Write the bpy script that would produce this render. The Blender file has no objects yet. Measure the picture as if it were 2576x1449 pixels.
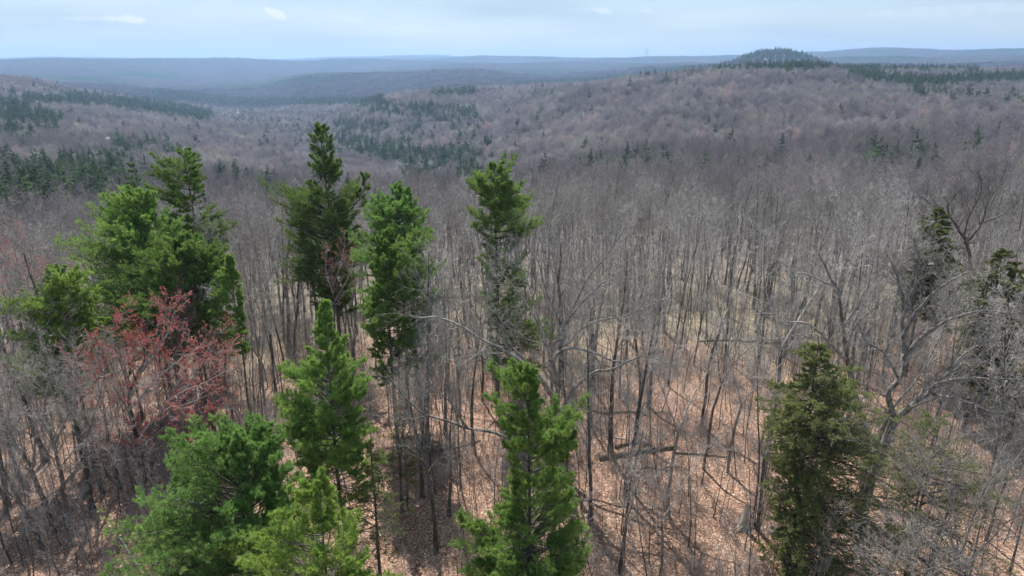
import bpy, math, random
import numpy as np
PI = math.pi
R_ = math.radians
sc = bpy.context.scene
COL = sc.collection

# ------------------------------------------------------------------ camera
CAM_Z = 36.0
PITCH = R_(18.5)
F = 1717.0            # focal length in units of a 2576-wide frame
cam_d = bpy.data.cameras.new("camera")
cam_d.sensor_width = 36.0
cam_d.lens = 36.0 * F / 2576.0
cam_d.clip_start = 0.5
cam_d.clip_end = 60000.0
cam = bpy.data.objects.new("camera", cam_d)
COL.objects.link(cam)
cam.location = (0, 0, CAM_Z)
cam.rotation_euler = (PI/2 - PITCH, 0, 0)
sc.camera = cam

# ------------------------------------------------------------------ sky, sun, exposure
SUN_EL, SUN_AZ = R_(56), R_(-14)      # azimuth from +Y, positive to +X
world = bpy.data.worlds.new("World")
sc.world = world
world.use_nodes = True
wn = world.node_tree
wn.nodes.clear()
w_out = wn.nodes.new("ShaderNodeOutputWorld")
w_bg = wn.nodes.new("ShaderNodeBackground")
w_sky = wn.nodes.new("ShaderNodeTexSky")
w_sky.sky_type = 'NISHITA'
w_sky.sun_disc = False
w_sky.sun_elevation = SUN_EL
w_sky.sun_rotation = SUN_AZ
w_sky.altitude = 200
w_sky.air_density = 1.0
w_sky.dust_density = 0.6
w_sky.ozone_density = 2.0
w_bg.inputs['Strength'].default_value = 0.092
wn.links.new(w_bg.outputs[0], w_out.inputs[0])


def wnode(t, **kw):
    n = wn.nodes.new(t)
    for k, v in kw.items():
        setattr(n, k, v)
    return n


# thin high veil and a few small clouds, laid out by direction in the sky
w_tc = wnode("ShaderNodeTexCoord")
w_map = wnode("ShaderNodeMapping")
w_map.inputs['Scale'].default_value = (2.0, 2.0, 14.0)
wn.links.new(w_tc.outputs['Generated'], w_map.inputs['Vector'])
w_no = wnode("ShaderNodeTexNoise")
w_no.inputs['Scale'].default_value = 1.6
w_no.inputs['Detail'].default_value = 5
w_no.inputs['Roughness'].default_value = 0.5
wn.links.new(w_map.outputs[0], w_no.inputs['Vector'])
w_r = wnode("ShaderNodeMapRange")
w_r.inputs['From Min'].default_value = 0.35
w_r.inputs['From Max'].default_value = 0.7
w_r.inputs['To Min'].default_value = 0.6
w_r.inputs['To Max'].default_value = 0.95
wn.links.new(w_no.outputs['Fac'], w_r.inputs['Value'])
w_mix = wnode("ShaderNodeMix", data_type='RGBA')
wn.links.new(w_r.outputs[0], w_mix.inputs[0])
wn.links.new(w_sky.outputs[0], w_mix.inputs[6])
VEIL = (3.55, 4.5, 5.35, 1)
w_mix.inputs[7].default_value = VEIL
w_last = w_mix.outputs[2]


def sky_dir(px, py):
    u, v = (px - 1288) / F, (724.5 - py) / F
    d = np.array([u, math.cos(PITCH) + v * math.sin(PITCH), -math.sin(PITCH) + v * math.cos(PITCH)])
    return d / np.linalg.norm(d)


# small cumulus scraps: (px, py, half width, half height, tilt, amount)
for (cx, cy, hw, hh, tl, am) in [(315, 48, 42, 8, -0.03, .95), (235, 47, 55, 6, .03, .35), (697, 36, 34, 9, -0.38, .95),
                                 (888, 52, 22, 6, -.1, .45), (1513, 26, 27, 8, -.15, .6), (1628, 27, 24, 5, -.05, .35),
                                 (1175, 63, 34, 5, -.1, .2), (2440, 25, 210, 12, .02, .25)]:
    d0 = sky_dir(cx, cy)
    side = np.cross(d0, (0, 0, 1.0)); side /= np.linalg.norm(side)
    upv = np.cross(side, d0)
    a = side * math.cos(tl) + upv * math.sin(tl)
    b = -side * math.sin(tl) + upv * math.cos(tl)
    outs = []
    for vec, half in ((a, hw / F), (b, hh / F)):
        dn = wnode("ShaderNodeVectorMath", operation='DOT_PRODUCT')
        wn.links.new(w_tc.outputs['Generated'], dn.inputs[0])
        dn.inputs[1].default_value = tuple(vec / half)
        sb = wnode("ShaderNodeMath", operation='SUBTRACT')
        wn.links.new(dn.outputs['Value'], sb.inputs[0]); sb.inputs[1].default_value = float(np.dot(vec, d0) / half)
        sq = wnode("ShaderNodeMath", operation='POWER')
        ab = wnode("ShaderNodeMath", operation='ABSOLUTE')
        wn.links.new(sb.outputs[0], ab.inputs[0]); wn.links.new(ab.outputs[0], sq.inputs[0]); sq.inputs[1].default_value = 2.0
        outs.append(sq)
    sm = wnode("ShaderNodeMath", operation='ADD')
    wn.links.new(outs[0].outputs[0], sm.inputs[0]); wn.links.new(outs[1].outputs[0], sm.inputs[1])
    n2 = wnode("ShaderNodeTexNoise")
    n2.inputs['Scale'].default_value = 60
    n2.inputs['Detail'].default_value = 5
    wn.links.new(w_tc.outputs['Generated'], n2.inputs['Vector'])
    m2 = wnode("ShaderNodeMath", operation='MULTIPLY_ADD')
    wn.links.new(n2.outputs['Fac'], m2.inputs[0]); m2.inputs[1].default_value = 3.2
    m2.inputs[2].default_value = -1.6
    s2 = wnode("ShaderNodeMath", operation='ADD')
    wn.links.new(sm.outputs[0], s2.inputs[0]); wn.links.new(m2.outputs[0], s2.inputs[1])
    rr = wnode("ShaderNodeMapRange")
    rr.inputs['From Min'].default_value = 0.1; rr.inputs['From Max'].default_value = 1.1
    rr.inputs['To Min'].default_value = am; rr.inputs['To Max'].default_value = 0
    wn.links.new(s2.outputs[0], rr.inputs['Value'])
    fw = wnode("ShaderNodeVectorMath", operation='DOT_PRODUCT')
    wn.links.new(w_tc.outputs['Generated'], fw.inputs[0]); fw.inputs[1].default_value = (0, 1, 0)
    gt = wnode("ShaderNodeMath", operation='GREATER_THAN')
    wn.links.new(fw.outputs['Value'], gt.inputs[0]); gt.inputs[1].default_value = 0
    ml = wnode("ShaderNodeMath", operation='MULTIPLY')
    wn.links.new(rr.outputs[0], ml.inputs[0]); wn.links.new(gt.outputs[0], ml.inputs[1])
    mx = wnode("ShaderNodeMix", data_type='RGBA')
    wn.links.new(ml.outputs[0], mx.inputs[0]); wn.links.new(w_last, mx.inputs[6])
    mx.inputs[7].default_value = (6.3, 6.6, 6.9, 1)
    w_last = mx.outputs[2]
wn.links.new(w_last, w_bg.inputs['Color'])

sun_d = bpy.data.lights.new("sun", 'SUN')
sun_d.energy = 5.0
sun_d.angle = R_(0.53)
sun_d.color = (1.0, 0.94, 0.86)
sun = bpy.data.objects.new("sun", sun_d)
COL.objects.link(sun)
sun.location = (0, 0, 120)
sun.rotation_euler = (PI/2 - SUN_EL, 0, -SUN_AZ + PI)
sc.view_settings.view_transform = 'Standard'
sc.view_settings.look = 'None'
sc.view_settings.exposure = 0.68
sc.view_settings.gamma = 1.0
sc.view_settings.use_curve_mapping = False
sc.render.film_transparent = False
cy = sc.cycles
cy.use_denoising = True
cy.denoiser = 'OPENIMAGEDENOISE'
cy.denoising_input_passes = 'RGB_ALBEDO_NORMAL'
cy.denoising_prefilter = 'ACCURATE'
cy.max_bounces = 6
cy.diffuse_bounces = 3
cy.glossy_bounces = 2
cy.transmission_bounces = 4
cy.transparent_max_bounces = 4
cy.volume_bounces = 2
cy.use_adaptive_sampling = True
cy.adaptive_threshold = 0.02
cy.caustics_reflective = False
cy.caustics_refractive = False
cy.sample_clamp_indirect = 6.0

# ------------------------------------------------------------------ camera maths
CP, SP = math.cos(PITCH), math.sin(PITCH)


def project(P):
    """world points (N,3) -> px, py in the 2576x1449 frame, depth"""
    P = np.asarray(P, float)
    x, y, z = P[..., 0], P[..., 1], P[..., 2] - CAM_Z
    dep = y * CP - z * SP
    up = y * SP + z * CP
    return 1288 + F * x / dep, 724.5 - F * up / dep, dep


def point(px, py, Y):
    """the point at depth Y (metres north of the viewpoint) seen at px, py"""
    u, v = (px - 1288) / F, (724.5 - py) / F
    dx, dy, dz = u, CP + v * SP, -SP + v * CP
    k = Y / dy
    return np.array([dx * k, Y, CAM_Z + dz * k])


# ------------------------------------------------------------------ terrain
# canopy line heights read along each bearing: columns of (distance, py at the horizon column px)
DS = np.array([150, 220, 320, 450, 650, 900, 1250, 1700, 2300, 3100, 4200, 6000, 8500, 12500.])
COLS = {
    -500: [519, 516, 486, 435, 385, 320, 262, 215, 185, 215, 205, 175, 158, 157],
    0:    [519, 517, 486, 432, 385, 330, 280, 235, 191, 218, 205, 174, 155, 156],
    200:  [519, 516, 486, 437, 390, 345, 292, 255, 229, 226, 208, 176, 157, 155],
    400:  [516, 510, 484, 440, 400, 360, 315, 282, 264, 245, 222, 190, 151, 156],
    600:  [506, 502, 480, 446, 415, 375, 335, 303, 286, 262, 226, 190, 151, 154],
    800:  [490, 488, 474, 451, 420, 395, 360, 310, 262, 238, 187, 178, 158, 152],
    1000: [472, 471, 463, 450, 432, 400, 330, 231, 238, 225, 182, 175, 154, 145],
    1200: [457, 457, 450, 440, 415, 360, 290, 217, 232, 200, 172, 166, 149, 146],
    1400: [450, 446, 436, 420, 380, 310, 240, 207, 222, 205, 188, 163, 152, 150],
    1650: [440, 435, 425, 400, 345, 260, 188, 195, 203, 192, 172, 156, 147, 150],
    1850: [432, 428, 420, 390, 328, 237, 173, 184, 188, 172, 162, 152, 146, 150],
    2050: [434, 429, 420, 388, 322, 232, 170, 178, 180, 166, 158, 149, 143, 146],
    2200: [436, 430, 420, 386, 316, 240, 192, 172, 174, 170, 162, 145, 134, 140],
    2400: [436, 430, 420, 385, 312, 246, 207, 180, 174, 171, 163, 149, 137, 140],
    2576: [436, 430, 420, 385, 310, 246, 212, 188, 175, 168, 159, 144, 132, 138],
    3100: [436, 430, 420, 385, 305, 240, 205, 180, 172, 165, 155, 142, 131, 138],
}
CANOPY = 20.0


def _az(px, py):
    u, v = (px - 1288) / F, (724.5 - py) / F
    return math.atan2(u, CP + v * SP)


_azs, _zs = [], []
for px, ys in COLS.items():
    az = _az(px, 150)
    row = []
    for D, py in zip(DS, ys):
        v = (724.5 - py) / F
        u = math.tan(az) * (CP + v * SP)
        hor = math.hypot(u, CP + v * SP)
        el = (-SP + v * CP) / hor
        row.append(CAM_Z + D * el - CANOPY)
    _azs.append(az); _zs.append(row)
_azs = np.array(_azs); _zs = np.array(_zs)
AZG = np.linspace(_azs[0], _azs[-1], 220)


def _pchip(x, y, xi):
    h = np.diff(x); dl = np.diff(y) / h
    m = np.zeros_like(y)
    for i in range(1, len(y) - 1):
        if dl[i-1] * dl[i] > 0:
            w1, w2 = 2*h[i] + h[i-1], h[i] + 2*h[i-1]
            m[i] = (w1 + w2) / (w1/dl[i-1] + w2/dl[i])
    m[0], m[-1] = dl[0], dl[-1]
    k = np.clip(np.searchsorted(x, xi) - 1, 0, len(x) - 2)
    t = (xi - x[k]) / h[k]
    return ((2*t**3 - 3*t**2 + 1) * y[k] + (t**3 - 2*t**2 + t) * h[k] * m[k] + (-2*t**3 + 3*t**2) * y[k+1]
            + (t**3 - t**2) * h[k] * m[k+1])


LG = np.linspace(math.log(30.0), math.log(15000.0), 420)
_D0 = np.array([30., 55., 95.])
_full_d = np.log(np.concatenate([_D0, DS]))
_tab = np.zeros((len(_azs), len(LG)))
for i in range(len(_azs)):
    z150 = _zs[i][0]
    zz = np.concatenate([[0, -0.2, z150 * 0.30], _zs[i]])
    _tab[i] = _pchip(_full_d, zz, LG)
TAB = np.zeros((len(AZG), len(LG)))
for j in range(len(LG)):
    TAB[:, j] = _pchip(_azs, _tab[:, j], AZG)
# soften across bearings
for _ in range(2):
    TAB[1:-1] = 0.25 * TAB[:-2] + 0.5 * TAB[1:-1] + 0.25 * TAB[2:]


def _hash(ix, iy, s):
    h = (ix.astype(np.int64) * 374761393 + iy.astype(np.int64) * 668265263 + s * 69069) & 0x7fffffff
    h = ((h ^ (h >> 13)) * 1274126177) & 0x7fffffff
    return (h & 0xffff) / 65535.0


def vnoise(x, y, s=0):
    ix, iy = np.floor(x), np.floor(y)
    fx, fy = x - ix, y - iy
    fx = fx*fx*(3-2*fx); fy = fy*fy*(3-2*fy)
    a = _hash(ix, iy, s); b = _hash(ix+1, iy, s); c = _hash(ix, iy+1, s); d = _hash(ix+1, iy+1, s)
    return (a*(1-fx) + b*fx)*(1-fy) + (c*(1-fx) + d*fx)*fy - 0.5


def height(x, y):
    x = np.asarray(x, float); y = np.asarray(y, float)
    d = np.hypot(x, y)
    az = np.arctan2(x, y)
    azc = np.clip(az, AZG[0], AZG[-1])
    fa = (azc - AZG[0]) / (AZG[1] - AZG[0])
    ld = np.log(np.clip(d, 30.0, 14900.0))
    fl = (ld - LG[0]) / (LG[1] - LG[0])
    ia = np.clip(fa.astype(int), 0, len(AZG) - 2); il = np.clip(fl.astype(int), 0, len(LG) - 2)
    ta, tl = fa - ia, fl - il
    z = (TAB[ia, il]*(1-ta)*(1-tl) + TAB[ia+1, il]*ta*(1-tl) + TAB[ia, il+1]*(1-ta)*tl + TAB[ia+1, il+1]*ta*tl)
    # natural relief that grows with distance
    amp = np.clip((d - 300) / 3000, 0, 1)
    z = z + amp * (26 * vnoise(x/520, y/520, 1) + 12 * vnoise(x/190, y/190, 2)) * np.clip(9000/(d+1), 0, 1)
    z = z + np.clip((d - 4500)/2500, 0, 1) * 100 * (vnoise(x/1700, y/1500, 6) + .5*vnoise(x/800, y/800, 7))
    z = z + np.clip(d/150, 0, 1) * (1.6 * vnoise(x/38, y/38, 3))
    # the steep wooded knob on the right
    kx, ky = KNOB
    rr = np.hypot((x - kx) / 235, (y - ky) / 260)
    z = z + 68 * np.clip(1 - rr**1.6, 0, 1) ** 1.1 * (1 + .06*vnoise(x/70, y/70, 5))
    z = z + 0.25 * vnoise(x/6, y/6, 4) * np.clip(1.3 - d/400, 0, 1)
    return z


_kd = 3100.0
_ka = _az(1945, 140)
KNOB = (_kd*math.sin(_ka), _kd*math.cos(_ka))


def hz(x, y):
    return float(height(np.array([x]), np.array([y]))[0])


def ground_at(px, Y):
    """ground point at depth Y seen in column px (solved for the ground height)"""
    z = 0.0
    for _ in range(12):
        # x from the column at this height
        dep = Y * CP - (z - CAM_Z) * SP
        x = (px - 1288) / F * dep
        z = hz(x, Y)
    return np.array([x, Y, z])


def ground_px(px, py):
    """first ground point along the ray through px, py"""
    u, v = (px - 1288) / F, (724.5 - py) / F
    d = np.array([u, CP + v*SP, -SP + v*CP])
    t = np.exp(np.linspace(math.log(20), math.log(14000), 4000))
    P = np.array([0, 0, CAM_Z]) + t[:, None] * d
    g = height(P[:, 0], P[:, 1])
    k = np.argmax(P[:, 2] < g)
    return np.array([P[k, 0], P[k, 1], g[k]])


# ------------------------------------------------------------------ mesh buffers
class MB:
    def __init__(s):
        s.v, s.f4, s.f3, s.n = [], [], [], 0

    def quads(s, V, Fq):
        V = np.asarray(V, np.float32).reshape(-1, 3)
        s.v.append(V); s.f4.append(np.asarray(Fq, np.int32).reshape(-1, 4) + s.n); s.n += len(V)

    def tris(s, V, Ft):
        V = np.asarray(V, np.float32).reshape(-1, 3)
        s.v.append(V); s.f3.append(np.asarray(Ft, np.int32).reshape(-1, 3) + s.n); s.n += len(V)

    def tubes(s, P, Rr, sides):
        """P (B,n,3), Rr (B,n): open tapered tubes"""
        P = np.asarray(P, float); Rr = np.asarray(Rr, float)
        if P.ndim == 2:
            P, Rr = P[None], Rr[None]
        B, n, _ = P.shape
        if B == 0:
            return
        T = np.gradient(P, axis=1)
        T /= np.linalg.norm(T, axis=2, keepdims=True) + 1e-9
        over = P[:, -1] - P[:, 0]
        ref = np.zeros((B, 3)); ref[np.arange(B), np.argmin(np.abs(over), axis=1)] = 1
        U = np.cross(T, ref[:, None, :]); U /= np.linalg.norm(U, axis=2, keepdims=True) + 1e-9
        W = np.cross(T, U)
        a = np.arange(sides) * 2*PI/sides
        ring = (U[:, :, None, :] * np.cos(a)[None, None, :, None] + W[:, :, None, :] * np.sin(a)[None, None, :, None])
        V = P[:, :, None, :] + ring * Rr[:, :, None, None]
        idx = np.arange(B*n*sides).reshape(B, n, sides)
        j2 = (np.arange(sides) + 1) % sides
        q = np.stack([idx[:, :-1, :], idx[:, :-1][:, :, j2], idx[:, 1:][:, :, j2], idx[:, 1:, :]], axis=-1)
        s.quads(V, q)

    def box(s, x0, x1, y0, y1, z0, z1):
        V = [(x, y, z) for z in (z0, z1) for (x, y) in ((x0, y0), (x1, y0), (x1, y1), (x0, y1))]
        s.quads(V, [(0, 3, 2, 1), (4, 5, 6, 7), (0, 1, 5, 4), (1, 2, 6, 5), (2, 3, 7, 6), (3, 0, 4, 7)])

    def mesh(s, name, mats, smooth=True, split=0):
        me = bpy.data.meshes.new(name)
        V = np.concatenate(s.v) if s.v else np.zeros((0, 3), np.float32)
        f4 = np.concatenate(s.f4) if s.f4 else np.zeros((0, 4), np.int32)
        f3 = np.concatenate(s.f3) if s.f3 else np.zeros((0, 3), np.int32)
        me.vertices.add(len(V)); me.vertices.foreach_set("co", V.ravel())
        nl = f4.size + f3.size
        me.loops.add(nl)
        me.loops.foreach_set("vertex_index", np.concatenate([f4.ravel(), f3.ravel()]).astype(np.int32))
        npoly = len(f4) + len(f3)
        me.polygons.add(npoly)
        st = np.concatenate([np.arange(len(f4))*4, len(f4)*4 + np.arange(len(f3))*3]).astype(np.int32)
        me.polygons.foreach_set("loop_start", st)
        me.polygons.foreach_set("use_smooth", np.full(npoly, smooth))
        for m in (mats if isinstance(mats, (list, tuple)) else [mats]):
            me.materials.append(m)
        if split:
            mi = np.ones(npoly, np.int32); mi[:split] = 0
            me.polygons.foreach_set("material_index", mi)
        me.update(calc_edges=True)
        return me


def obj(name, mesh, parent=None, **props):
    o = bpy.data.objects.new(name, mesh)
    COL.objects.link(o)
    if parent is not None:
        o.parent = parent
    for k, v in props.items():
        o[k] = v
    return o


def thing(name, label, cat, loc=(0, 0, 0), rz=0.0, group=None, scale=1.0):
    o = bpy.data.objects.new(name, None)
    COL.objects.link(o)
    o.empty_display_size = 0.5
    o.location = tuple(float(c) for c in loc); o.rotation_euler = (0, 0, rz); o.scale = (scale,)*3
    o['label'] = label; o['category'] = cat
    if group:
        o['group'] = group
    return o


# ------------------------------------------------------------------ materials
def mat(name):
    m = bpy.data.materials.new(name); m.use_nodes = True
    nt = m.node_tree; nt.nodes.clear()
    out = nt.nodes.new("ShaderNodeOutputMaterial")
    return m, nt, out


def ramp(nt, stops, interp='LINEAR'):
    r = nt.nodes.new("ShaderNodeValToRGB")
    r.color_ramp.interpolation = interp
    while len(r.color_ramp.elements) < len(stops):
        r.color_ramp.elements.new(0.5)
    for e, (p, c) in zip(r.color_ramp.elements, stops):
        e.position = p; e.color = (*c, 1)
    return r


def noise(nt, scale, detail=3, coord='Object', rough=.55, vec=None):
    n = nt.nodes.new("ShaderNodeTexNoise")
    n.inputs['Scale'].default_value = scale; n.inputs['Detail'].default_value = detail
    n.inputs['Roughness'].default_value = rough
    if vec is None:
        t = nt.nodes.new("ShaderNodeTexCoord"); vec = t.outputs[coord]
    nt.links.new(vec, n.inputs['Vector'])
    return n


def bark(name, dark, mid, light, scale=3.0, stretch=0.25):
    m, nt, out = mat(name)
    t = nt.nodes.new("ShaderNodeTexCoord")
    mp = nt.nodes.new("ShaderNodeMapping"); mp.inputs['Scale'].default_value = (1, 1, stretch)
    nt.links.new(t.outputs['Object'], mp.inputs['Vector'])
    n = noise(nt, scale, 5, vec=mp.outputs[0], rough=.65)
    r = ramp(nt, [(0.32, dark), (0.5, mid), (0.68, light)])
    nt.links.new(n.outputs['Fac'], r.inputs[0])
    oi = nt.nodes.new("ShaderNodeObjectInfo")
    hv = nt.nodes.new("ShaderNodeHueSaturation")
    mr = nt.nodes.new("ShaderNodeMapRange"); mr.inputs['To Min'].default_value = .72; mr.inputs['To Max'].default_value = 1.25
    nt.links.new(oi.outputs['Random'], mr.inputs['Value']); nt.links.new(mr.outputs[0], hv.inputs['Value'])
    nt.links.new(r.outputs[0], hv.inputs['Color'])
    b = nt.nodes.new("ShaderNodeBsdfPrincipled")
    b.inputs['Roughness'].default_value = .85
    b.inputs['Specular IOR Level'].default_value = .25
    nt.links.new(hv.outputs[0], b.inputs['Base Color'])
    bp = nt.nodes.new("ShaderNodeBump"); bp.inputs['Strength'].default_value = .6; bp.inputs['Distance'].default_value = .04
    nt.links.new(n.outputs['Fac'], bp.inputs['Height']); nt.links.new(bp.outputs[0], b.inputs['Normal'])
    nt.links.new(b.outputs[0], out.inputs[0])
    return m


def leafy(name, stops, scale=1.2, trans=.3, jitter=(.8, 1.25), nscale2=9.0):
    """needles and buds: diffuse plus translucent, clump-sized colour variety"""
    m, nt, out = mat(name)
    n = noise(nt, scale, 3)
    n2 = noise(nt, nscale2, 2)
    ad = nt.nodes.new("ShaderNodeMath"); ad.operation = 'MULTIPLY_ADD'
    nt.links.new(n2.outputs['Fac'], ad.inputs[0]); ad.inputs[1].default_value = .6
    sb = nt.nodes.new("ShaderNodeMath"); sb.operation = 'MULTIPLY'
    nt.links.new(n.outputs['Fac'], sb.inputs[0]); sb.inputs[1].default_value = .4
    nt.links.new(sb.outputs[0], ad.inputs[2])
    r = ramp(nt, stops)
    nt.links.new(ad.outputs[0], r.inputs[0])
    oi = nt.nodes.new("ShaderNodeObjectInfo")
    hv = nt.nodes.new("ShaderNodeHueSaturation")
    mr = nt.nodes.new("ShaderNodeMapRange"); mr.inputs['To Min'].default_value = jitter[0]; mr.inputs['To Max'].default_value = jitter[1]
    nt.links.new(oi.outputs['Random'], mr.inputs['Value']); nt.links.new(mr.outputs[0], hv.inputs['Value'])
    nt.links.new(r.outputs[0], hv.inputs['Color'])
    d = nt.nodes.new("ShaderNodeBsdfDiffuse"); tr = nt.nodes.new("ShaderNodeBsdfTranslucent")
    mx = nt.nodes.new("ShaderNodeMixShader"); mx.inputs[0].default_value = trans
    nt.links.new(hv.outputs[0], d.inputs[0]); nt.links.new(hv.outputs[0], tr.inputs[0])
    nt.links.new(d.outputs[0], mx.inputs[1]); nt.links.new(tr.outputs[0], mx.inputs[2])
    nt.links.new(mx.outputs[0], out.inputs[0])
    return m


def plain(name, c, rough=.6, nscale=2.0, var=.15, metal=0.0):
    m, nt, out = mat(name)
    n = noise(nt, nscale, 4)
    r = ramp(nt, [(0.3, tuple(k*(1-var) for k in c)), (0.7, tuple(min(1, k*(1+var)) for k in c))])
    nt.links.new(n.outputs['Fac'], r.inputs[0])
    b = nt.nodes.new("ShaderNodeBsdfPrincipled"); b.inputs['Roughness'].default_value = rough
    b.inputs['Metallic'].default_value = metal
    nt.links.new(r.outputs[0], b.inputs['Base Color']); nt.links.new(b.outputs[0], out.inputs[0])
    return m


M_TRUNK = bark("grey_bark", (.045, .038, .033), (.095, .083, .075), (.21, .195, .18))
M_PALE = bark("pale_bark", (.12, .11, .10), (.22, .205, .19), (.42, .40, .38))
M_OAK = bark("oak_bark", (.06, .052, .045), (.14, .125, .11), (.33, .31, .28), 3.5, .5)
M_LIMB = bark("lichen_bark", (.13, .12, .11), (.28, .265, .245), (.56, .54, .51), 4.0, .6)
M_TWIG = bark("twig_bark", (.2, .185, .175), (.36, .34, .325), (.6, .58, .56), 2.0, 1)
M_TWIG_R = bark("reddish_twig_bark", (.22, .175, .165), (.33, .28, .265), (.46, .42, .40), 2.0, 1)
M_PTRUNK = bark("pine_bark", (.05, .042, .038), (.10, .085, .075), (.2, .18, .165), 3, .25)
M_NEEDLE = leafy("pine_needles", [(.3, (0.077, 0.145, 0.043)), (.46, (0.172, 0.285, 0.071)), (.6, (0.327, 0.455, 0.123)), (.7, (0.447, 0.530, 0.171))], trans=.4)
M_NEEDLE_Y = leafy("yellow_green_needles", [(.3, (0.103, 0.180, 0.043)), (.46, (0.224, 0.340, 0.076)), (.6, (0.378, 0.500, 0.123)), (.7, (0.499, 0.560, 0.190))], trans=.4)
M_NEEDLE_B = leafy("blue_green_needles", [(.3, (0.077, 0.155, 0.048)), (.46, (0.163, 0.290, 0.081)), (.6, (0.301, 0.450, 0.133)), (.7, (0.413, 0.540, 0.190))], trans=.4)
M_NEEDLE_D = leafy("dark_needles", [(.3, (0.060, 0.115, 0.036)), (.46, (0.138, 0.220, 0.059)), (.6, (0.275, 0.370, 0.104)), (.7, (0.378, 0.440, 0.142))], trans=.38)
M_HEML = leafy("hemlock_needles", [(.3, (.10, .125, .05)), (.5, (.21, .245, .095)), (.68, (.35, .38, .15))], trans=.38)
M_RED = leafy("red_maple_buds", [(.3, (.42, .11, .10)), (.5, (.62, .20, .18)), (.68, (.78, .36, .32))], trans=.42)
M_FARN = leafy("far_needles", [(.3, (.06, .095, .045)), (.5, (.14, .195, .085)), (.68, (.27, .33, .14))], scale=.3, nscale2=2.0, jitter=(.6, 1.35))


def far_twig_mat(name, gain, sat=1.0):
    """grey to mauve crowns; each tree its own tint, with stands of warmer and darker ones"""
    m, nt, out = mat(name)
    oi = nt.nodes.new("ShaderNodeObjectInfo")
    r = ramp(nt, [(0.0, (.16, .135, .135)), (.25, (.20, .17, .17)), (.5, (.235, .2, .2)), (.8, (.185, .16, .16)),
                  (.93, (.25, .235, .19)), (.965, (.24, .24, .175)), (.98, (.30, .20, .19)), (1.0, (.30, .19, .175))])
    nt.links.new(oi.outputs['Random'], r.inputs[0])
    ge = nt.nodes.new("ShaderNodeNewGeometry")
    n = noise(nt, .012, 4, vec=ge.outputs['Position'], rough=.6)
    hv = nt.nodes.new("ShaderNodeHueSaturation")
    mr = nt.nodes.new("ShaderNodeMapRange"); mr.inputs['From Min'].default_value = .3; mr.inputs['From Max'].default_value = .7
    hv.inputs['Saturation'].default_value = sat
    mr.inputs['To Min'].default_value = .62*gain; mr.inputs['To Max'].default_value = 1.35*gain
    nt.links.new(n.outputs['Fac'], mr.inputs['Value']); nt.links.new(mr.outputs[0], hv.inputs['Value'])
    nt.links.new(r.outputs[0], hv.inputs['Color'])
    d = nt.nodes.new("ShaderNodeBsdfDiffuse"); tr = nt.nodes.new("ShaderNodeBsdfTranslucent")
    mx = nt.nodes.new("ShaderNodeMixShader"); mx.inputs[0].default_value = .25
    nt.links.new(hv.outputs[0], d.inputs[0]); nt.links.new(hv.outputs[0], tr.inputs[0])
    nt.links.new(d.outputs[0], mx.inputs[1]); nt.links.new(tr.outputs[0], mx.inputs[2])
    nt.links.new(mx.outputs[0], out.inputs[0])
    return m


M_FARTWIG = far_twig_mat("far_twigs", 1.5, .72)
M_DISTTWIG = far_twig_mat("distant_twigs", .78, .8)
M_MIDTWIG = far_twig_mat("mid_twigs", 1.7, .55)


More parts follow.
